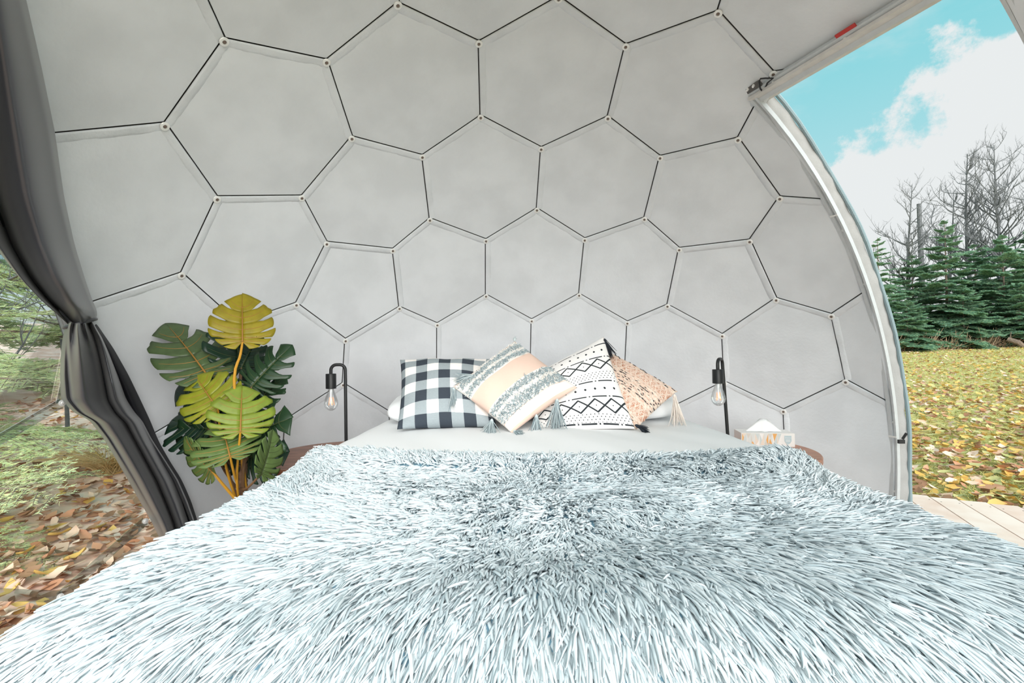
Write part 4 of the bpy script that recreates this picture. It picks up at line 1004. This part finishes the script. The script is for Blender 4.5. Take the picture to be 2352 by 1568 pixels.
# ------------------------------------------------------------------ the tied curtain
def build_curtain():
    SAT = pmat('charcoal_satin', (0.026, 0.028, 0.035), 0.33, spec=0.8, sheen=0.15, bump=0.02, bscale=500)
    SHADE = pmat('fold_shade', (0.012, 0.012, 0.016), 0.6)
    e = empty('curtain', tuple(dome(200, 1000) * np.array([1, 1, 0])), 'charcoal satin curtain gathered and tied at the left edge of the wall', 'curtain')
    up = [(-330, (-300, 66)), (-150, (-270, 30)), (0, (-240, 62)), (150, (-200, 96)), (300, (-150, 127)), (450, (-85, 148)), (560, (-18, 172)), (640, (45, 196)), (690, (95, 213)), (714, (126, 224)), (732, (146, 224)), (744, (158, 214)), (750, (164, 206))]
    lo = [(736, (156, 213)), (748, (150, 219)), (775, (143, 236)), (810, (139, 252)), (860, (137, 272)), (915, (139, 292)), (945, (165, 312)), (965, (205, 330)), (1005, (236, 350)), (1050, (263, 378)), (1100, (292, 410)), (1150, (320, 432)), (1195, (346, 448)), (1260, (378, 462)), (1330, (400, 476))]
    def sheet(rows, nr, nc, fold, name, mat, thick=0.003, k0=0.925):
        ys = np.array([q[0] for q in rows], float); xl = np.array([q[1][0] for q in rows], float); xr = np.array([q[1][1] for q in rows], float)
        V = []; tt = np.linspace(0, 1, nr)
        dist = np.concatenate([[0], np.cumsum(np.hypot(np.diff(ys), np.diff((xl + xr) / 2)))]); dist /= dist[-1]
        for t in tt:
            y = np.interp(t, dist, ys); a = np.interp(t, dist, xl); b = np.interp(t, dist, xr)
            for j in range(nc):
                c = j / (nc - 1); px = a + (b - a) * c; p = dome(px, y + 6 * math.sin(c * 3.1)); k = k0 + fold(c, t)
                V.append(CAM + (p - CAM) * k)
        o = ob(name, V, grid_faces(nr, nc), mat, e); so = o.modifiers.new('thick', 'SOLIDIFY'); so.thickness = thick
        ss = o.modifiers.new('smooth', 'SUBSURF'); ss.levels = 1; ss.render_levels = 1
        return o
    g = lambda c, m, w: math.exp(-((c - m) / w) ** 2)
    lp = lambda a_, b_, t: a_ + (b_ - a_) * t
    def f_up(c, t):
        # a broad left roll, one deep valley running to the left of the knot, a smooth right roll that swells over the tie
        tuck = 0.10 * max(0.0, (t - 0.945) / 0.055) ** 2
        return (-0.085 * g(c, lp(0.86, 0.58, t), lp(0.12, 0.34, t)) + 0.095 * g(c, lp(0.70, 0.13, t), lp(0.075, 0.07, t)) * min(1, 0.35 + 1.4 * t) - 0.075 * g(c, lp(0.45, -0.02, t), lp(0.17, 0.07, t))
                + 0.03 * g(c, 0.1, 0.08) * (1 - t) + 0.06 * max(0, (c - 0.94) / 0.06) ** 2 + tuck - 0.02 * g(t, 0.88, 0.07) * math.sin(math.pi * c))
    def f_lo(c, t):
        q = min(1.0, t / 0.22)
        return (0.05 * g(c, 0.0, 0.05) - 0.075 * g(c, lp(0.40, 0.28, t), lp(0.26, 0.16, t)) + 0.075 * g(c, lp(0.82, 0.44, t), 0.055) * q - 0.055 * g(c, lp(0.90, 0.64, t), 0.11) * q + 0.05 * g(c, lp(1.0, 0.84, t), 0.05) * q * t
                - 0.035 * g(c, 0.93, 0.06) * t + 0.05 * max(0, (c - 0.95) / 0.05) ** 2 + 0.030 * math.exp(-t / 0.07) * math.cos(c * 23) + 0.03 * g(c, lp(0.12, 0.20, t), 0.035) * q * (1 - t))
    sheet(up, 60, 60, f_up, 'upper_drape', SAT)
    sheet(lo, 60, 60, f_lo, 'lower_drape', SAT)
    # shaded inside fold below the tie, its shade painted as a black strip
    sf = [(742, (205, 222)), (800, (225, 262)), (860, (245, 296)), (920, (265, 325)), (965, (290, 346)), (1005, (320, 362)), (1025, (340, 372)), (1060, (350, 392)), (1100, (370, 418)), (1150, (390, 440)), (1200, (410, 456)), (1330, (440, 484))]
    sheet(sf, 40, 16, lambda c, t: 0.02 + 0.012 * math.sin(c * 7), 'shaded_fold', SHADE, 0.003, 0.93)
    # tie round the neck of the curtain
    V = []; n = 28; A, B = at(1, 1, 1), None
    c0 = CAM + (dome(184, 742) - CAM) * 0.915; ax = CAM + (dome(222, 728) - CAM) * 0.915 - (CAM + (dome(146, 748) - CAM) * 0.915); hw = np.linalg.norm(ax) / 2; ax /= np.linalg.norm(ax); bk = c0 - CAM; bk -= ax * (bk @ ax); bk /= np.linalg.norm(bk); un = np.cross(ax, bk)
    ring = [c0 + ax * (hw * 0.90 * math.cos(a)) + bk * (0.04 * math.sin(a)) for a in np.linspace(0, 2 * math.pi, n)]
    MB().tube(ring, 0.006, 8, False).build('tie_band', SAT, e)
build_curtain()

# ------------------------------------------------------------------ trees
def bough_mesh(name, nt=15, seed=1, wneedle=0.0075, lneedle=0.036, sub=True, sp=0.0105):
    r = np.random.RandomState(seed); Vn, tw = [], MB(); st = lambda x: np.array([x, 0.02 * math.sin(x * 5), -0.16 * x * x + 0.03 * math.sin(x * 9)])
    tw.tube([st(x) for x in np.linspace(0, 1, 8)], np.linspace(0.012, 0.002, 8), 5); segs = []
    segs.append([st(x) for x in np.linspace(0.45, 1, 8)])
    for k in range(nt):
        x = 0.14 + 0.82 * k / (nt - 1)
        for sd_ in (-1, 1):
            l = (0.50 * (1 - x) + 0.09) * r.uniform(.75, 1.1); a = math.radians(r.uniform(42, 60)); o = st(x); d = np.array([math.cos(a), sd_ * math.sin(a), r.uniform(-.12, .05)])
            P = [o + d * l * f + np.array([0, 0, -0.10 * l * f * f]) for f in np.linspace(0, 1, 6)]; segs.append(P); tw.tube(P, np.linspace(0.004, 0.0012, 6), 4)
            if sub and l > 0.16:
                for q in np.arange(0.25, 0.95, 0.085 / l * 1.0):
                    for s2 in (-1, 1):
                        b = a * sd_ + s2 * math.radians(48); d2 = np.array([math.cos(b), math.sin(b), r.uniform(-.25, .1)]); l2 = l * 0.33 * (1 - q * 0.55) * r.uniform(.8, 1.1); o2 = o + d * l * q + np.array([0, 0, -0.10 * l * q * q])
                        segs.append([o2, o2 + d2 * l2 * .5, o2 + d2 * l2])
    NV, NQ = [], []
    for P in segs:
        P = np.array(P); ln = np.linalg.norm(np.diff(P, axis=0), axis=1).sum(); m = max(3, int(ln / sp)); f = np.linspace(0.02, 1, m) * (len(P) - 1); i = np.minimum(f.astype(int), len(P) - 2); c = P[i] + (P[i + 1] - P[i]) * (f - i)[:, None]; d = P[i + 1] - P[i]; d = d / np.linalg.norm(d, axis=1)[:, None]
        for s2 in (-1, 1):
            sd_ = np.cross(d, [0, 0, 1.0]) * s2; dr = d * 0.75 + sd_ * 0.85 + np.stack([0 * f, 0 * f, r.uniform(-.25, .45, m)], 1); dr /= np.linalg.norm(dr, axis=1)[:, None]; w = np.cross(dr, [0, 0, 1.0]) * 0.6 + np.array([0, 0, 1.0]) * r.normal(0, .5, m)[:, None]; w /= np.linalg.norm(w, axis=1)[:, None]
            L = lneedle * r.uniform(.8, 1.2, m); e = c + dr * L[:, None]; hw = w * wneedle * 0.5
            o = len(NV) * 0 + sum(len(q) for q in NV); NV.append(np.stack([c - hw, c + hw, e + hw * .25, e - hw * .25], 1).reshape(-1, 3)); NQ.append(o + np.arange(m * 4).reshape(m, 4))
    V = np.concatenate([np.array(tw.V)] + NV); o = len(tw.V)
    me = bpy.data.meshes.new(name); qs = [tuple(f) for f in tw.F] + [tuple(q) for q in (np.concatenate(NQ) + o).tolist()]
    me.from_pydata(V.tolist(), [], qs); mi = np.zeros(len(qs), np.int32); mi[len(tw.F):] = 1; me.polygons.foreach_set('material_index', mi); me.update(); return me
BARK = pmat('spruce_bark', (0.20, 0.15, 0.12), 0.9, var=0.3, vscale=20); BARE = pmat('grey_bark', (0.13, 0.135, 0.14), 0.9, var=0.25, vscale=15)
NEED = {'light': pmat('needles_light', (0.84, 0.84, 0.46), 0.7, isl=(0.56, 0.74, 0.46), trans=0.5), 'mid': pmat('needles_mid', (0.44, 0.58, 0.38), 0.75, isl=(0.60, 0.70, 0.45), trans=0.4), 'far': pmat('needles_far', (0.14, 0.33, 0.25), 0.8, isl=(0.36, 0.50, 0.29), trans=0.35)}
BM = {}
for key, kw in (('light', dict(nt=14, seed=1, wneedle=.0050, lneedle=.022, sp=.0075)), ('mid', dict(nt=12, seed=2, wneedle=.012, lneedle=.05)), ('far', dict(nt=11, seed=3, wneedle=.02, lneedle=.075))):
    BM[key] = bough_mesh('bough_' + key, **kw); BM[key].materials.append(BARK); BM[key].materials.append(NEED[key])
def conifer(base, H, Lmax, key, n, label, cat, group, seed, z0=0.12, lean=0.0, pw=0.9, arc=None, trunk_r=None):
    r = random.Random(seed); base = np.array(base, float); e = empty('spruce_tree', tuple(base), label, cat, group)
    tr = trunk_r or H * 0.013; MB().tube([base + np.array([lean * f * H, 0, H * f]) for f in np.linspace(0, 1, 8)], np.linspace(tr, tr * .1, 8), 8).build('trunk', BARK, e)
    for k in range(n):
        f = z0 + (0.985 - z0) * (k + r.random()) / n; L = Lmax * (1 - f) ** pw * r.uniform(.75, 1.1) + 0.05 * Lmax; a = k * 2.39996 + r.uniform(-.4, .4)
        if arc: a = arc[0] + (arc[1] - arc[0]) * r.random()
        o = bpy.data.objects.new('bough', BM[key]); COL.objects.link(o); o.parent = e
        o.location = (lean * f * H, 0, H * f); o.rotation_euler = (r.uniform(-.25, .25), -math.radians(r.uniform(0, 18) + 26 * (f ** 2) - 14 * (1 - f)), a); o.scale = (L, L * r.uniform(.85, 1.1), L)
    return e
def bare_tree(base, H, label, seed, spread=0.5, nb=26, r0=None, dens=3, group='bare trees beyond the lawn', dead=False):
    r = random.Random(seed); base = np.array(base, float); e = empty('bare_tree', tuple(base), label, 'tree', group); r0 = r0 or H * 0.014
    P = [base + np.array([0.02 * H * math.sin(f * 4 + seed), 0.01 * H * math.cos(f * 3), H * f]) for f in np.linspace(0, 1, 12)]; MB().tube(P, np.linspace(r0, r0 * .12, 12), 7).build('trunk', BARE, e)
    def grow(m, p, d, L, rad, lev):
        pts = [p]; q = p.copy(); d = d.copy()
        for k in range(5):
            d = d + np.array([r.gauss(0, .12), r.gauss(0, .12), 0.10 + r.gauss(0, .06)]); d /= np.linalg.norm(d); q = q + d * L / 5; pts.append(q.copy())
        m.tube(pts, np.linspace(rad, rad * .35, 6), 4 if lev else 5, False)
        if lev < dens - 1:
            for k in range(5 - lev):
                i = r.randint(1, 5); dd = d + np.array([r.gauss(0, .6), r.gauss(0, .6), r.gauss(0.1, .3)]); dd /= np.linalg.norm(dd); grow(m, pts[i], dd, L * r.uniform(.35, .6), rad * .5, lev + 1)
    for k in range(nb):
        f = r.uniform(.3, .99); i = min(int(f * 11), 10); p = P[i] + (P[i + 1] - P[i]) * (f * 11 - i); a = r.uniform(0, 6.28); L = H * spread * (0.45 * (1 - f) + 0.12) * r.uniform(.7, 1.2)
        m = MB(); grow(m, p, np.array([math.cos(a), math.sin(a), r.uniform(.2, 1.0)]), L, r0 * (0.42 * (1 - f) + .10), 0); m.build('branch', BARE, e)
    return e
def gz(px, y, side=1):
    p = at(px, 800, y); z = float((lawn_z if side > 0 else forest_z)(p[0], p[1])); return np.array([p[0], y, z - 0.05])
def topz(px, py, y): return at(px, py, y)[2]
def build_trees():
    far = [(2022, 22, 545, 1.3), (2100, 23, 585, 1.7), (2178, 22, 505, 1.6), (2245, 23.5, 560, 1.8), (2310, 22, 540, 1.9), (2390, 23, 520, 2.2), (2140, 26, 640, 1.6), (2060, 26, 660, 1.4), (2280, 26, 610, 2.2), (2470, 23, 480, 2.4), (2345, 21, 650, 1.5), (2215, 21.3, 655, 1.4), (2085, 21, 690, 1.3)]
    side = ['the leftmost, small and slim beside the door frame', 'behind the snag, second from the door', 'pointed, in the middle of the row', 'between the pointed one and the tallest bare tree', 'under the tallest bare tree', 'at the right border of the photo', 'low in the back row behind the snag', 'low in the back row near the door', 'low in the back row, right half', 'beyond the right border', 'short, in front at the far right', 'short, in front of the middle', 'short, in front near the door']
    for k, (px, y, ty, lm) in enumerate(far):
        b = gz(px, y); H = topz(px, ty, y) - b[2]
        conifer(b, H, lm * 1.2, 'far', 56, 'dark green spruce beyond the lawn, ' + side[k], 'tree', 'spruces beyond the lawn', 50 + k, z0=0.04, pw=0.65)
    for k, (px, y, ty, sp, nb, lab) in enumerate(((2302, 24, 335, 0.66, 46, 'tallest bare leafless tree rising right of the spruces'), (2235, 25, 355, 0.6, 42, 'leafless tree with fine twigs, second tallest, left of the tallest one'), (2098, 24, 425, 0.6, 32, 'leafless tree just left of the broken snag'), (2190, 27, 440, .5, 20, 'small leafless tree behind the middle spruce'))):
        b = gz(px, y); bare_tree(b, topz(px, ty, y) - b[2], lab, 70 + k, sp, nb)
    b = gz(2121, 24.5); H = topz(2121, 468, 24.5) - b[2]; e = empty('tree_snag', tuple(b), 'straight dead trunk with a broken top standing among the spruces', 'tree trunk')
    MB().tube([b, b + np.array([0.02, 0, H * .5]), b + np.array([-.02, 0, H])], (.14, .12, .10), 9).build('trunk', BARE, e)
    for k in range(5):
        f = .55 + .08 * k; a = k * 2.2; p = b + np.array([0, 0, H * f]); MB().tube([p, p + np.array([math.cos(a) * .35, math.sin(a) * .35, .12])], (.03, .012), 6).build('stub', BARE, e)
    # fallen log and brown brush at the foot of the spruces
    p = gz(2315, 20.3); q = gz(2352, 20.0); e = empty('fallen_log', tuple(p), 'fallen mossy log lying at the far edge of the lawn', 'log')
    MB().tube([p + [0, 0, .45], (p + q) / 2 + [0, -.1, .3], q + [0, 0, .12]], (.10, .11, .09), 9).build('trunk', BARK, e)
    MB().tube([p + [0.1, 0, .4], p + [.05, -.1, .75]], (.035, .015), 6).build('stub', BARK, e)
    r = np.random.RandomState(6); n = 2600; px = r.uniform(2030, 2420, n); y = r.uniform(20.6, 22.5, n); P = np.array([gz(a, b_) for a, b_ in zip(px, y)]); D = np.stack([r.normal(0, .7, n), r.normal(0, .5, n), np.ones(n)], 1)
    V, Q = strands(P, D, r.normal(0, .3, (n, 3)), r.uniform(.2, .65, n), np.full(n, .022), 4, 3)
    tag(obn('brush', V, Q, pmat('dry_brush', (0.34, 0.22, 0.14), 0.9, isl=(0.52, 0.38, 0.26))), 'dry brown brush along the far edge of the lawn', 'brush', kind='stuff')
    # spruces close to the clear window on the left
    near = [(-3.55, 2.7, 3.0, 1.25, 34, 'young light green spruce closest to the window, its low boughs sweeping by the curtain', .04), (-4.6, 4.0, 4.2, 1.6, 40, 'light green spruce behind the closest one, left of the curtain', .10), (-4.9, 2.5, 3.8, 1.4, 24, 'light green spruce partly cut by the left border', .12), (-8.5, 6.6, 6.5, 2.0, 44, 'taller spruce far back behind the others on the left', .12), (-7.0, 9.0, 7.0, 2.2, 44, 'spruce at the back nearest the grey wall', .12)]
    for k, (x, y, H, lm, n, lab, z0) in enumerate(near):
        conifer((x, y, float(forest_z(x, y)) - .05), H, lm, 'light' if k < 3 else 'mid', n, lab, 'tree', 'spruces outside the left window', 90 + k, z0=z0, pw=0.6)
    # bare dead branches reaching in front of them
    for k, (x, y, H, lab) in enumerate(((-3.9, 3.3, 2.9, 'thin leafless sapling with grey twigs among the left spruces'), (-5.0, 5.2, 3.6, 'leafless sapling behind the left spruces'))):
        bare_tree((x, y, float(forest_z(x, y)) - .05), H, lab, 120 + k, 0.75, 14, 0.022, 3, 'leafless saplings on the left')
    c = at(250, 1105, 4.3); c[2] = float(forest_z(c[0], c[1])); r = np.random.RandomState(8); n = 260; a = r.uniform(0, 6.28, n)
    D = np.stack([np.cos(a) * .6, np.sin(a) * .6, np.ones(n)], 1); V, Q = strands(c + r.normal(0, .04, (n, 3)) * [1, 1, 0], D, np.stack([np.cos(a), np.sin(a), -1.0 + 0 * a], 1) * .5, r.uniform(.25, .5, n), np.full(n, .006), 5, 3)
    tag(obn('grass_tuft', V, Q, pmat('straw', (0.62, 0.42, 0.18), 0.85, isl=(0.75, 0.58, 0.32))), 'tuft of dry straw coloured grass in the leaves behind the curtain', 'grass tuft', kind='thing')
build_trees()

# single fallen leaves large enough to tell apart
def build_leaves():
    def leafmesh(k):
        r = random.Random(k); n = 9; V = []; Fc = []
        for i in range(n):
            f = i / (n - 1); w = 0.30 * math.sin(math.pi * min(1, f * 1.02)) ** 0.8 * (1 + .15 * math.sin(i * 2.1 + k)); z = 0.10 * (f - .5) ** 2 * 4 * r.uniform(.8, 1.2)
            for q in (-1, -.5, 0, .5, 1): V.append((f - .5, w * q, z + 0.10 * abs(q) * (1 + .4 * math.sin(i + k))))
        return V, grid_faces(n, 5)
    kinds = []
    for j, mt in enumerate(LEAFC):
        V, Fc = leafmesh(j); me = bpy.data.meshes.new('fallen_leaf'); me.from_pydata(V, [], Fc); me.polygons.foreach_set('use_smooth', [True] * len(me.polygons)); me.materials.append(mt)
        tb = MB().tube([(-.5, 0, .1), (-.62, .01, .12), (-.75, .03, .11)], .012, 5); sm = bpy.data.meshes.new('leaf_stem'); sm.from_pydata(tb.V, [], tb.F); sm.materials.append(LEAFC[3]); kinds.append((me, sm))
    r = random.Random(31); cn = ['ochre', 'rust red', 'pale tan', 'dark brown', 'yellow green']
    nth = ['first', 'second', 'third', 'fourth', 'fifth', 'sixth', 'seventh', 'eighth', 'ninth', 'tenth']
    for side in (0, 1):
        rank = {}
        for m in range(22):
            if side: px, py = 2100 + 11.5 * m, 1035 + 95 * ((m * 0.618) % 1.0); z0 = -0.2
            else: px, py = 4 + 9.5 * m, 1400 - 0.55 * (9.5 * m) - 110 * ((m * 0.618) % 1.0); z0 = -0.22
            p = plane(px, py, z0); z = float((lawn_z if side else forest_z)(p[0], p[1])) + (0.03 * float(wav(p[0], p[1], 1.5, 5))) + 0.05
            if np.linalg.norm((p - DC)[:2]) < 2.3: continue
            j = (0, 4, 2, 0, 1)[m % 5] if side else (1, 2, 0, 3)[m % 4]; q = rank.get(j, 0); rank[j] = q + 1
            o = bpy.data.objects.new('fallen_leaf', kinds[j][0]); COL.objects.link(o); L = r.uniform(.09, .125); o.location = (p[0], p[1], z); o.scale = (L, L, L); o.rotation_euler = (r.gauss(0, .3), r.gauss(0, .3), r.uniform(0, 6.28))
            tag(o, nth[q] + ' large ' + cn[j] + (' fallen leaf from the left on the lawn near the deck' if side else ' dry leaf from the left in the litter beside the bed'), 'leaf', 'large fallen leaves on the lawn' if side else 'large dry leaves left of the dome')
            s_ = bpy.data.objects.new('stem', kinds[j][1]); COL.objects.link(s_); s_.parent = o
build_leaves()
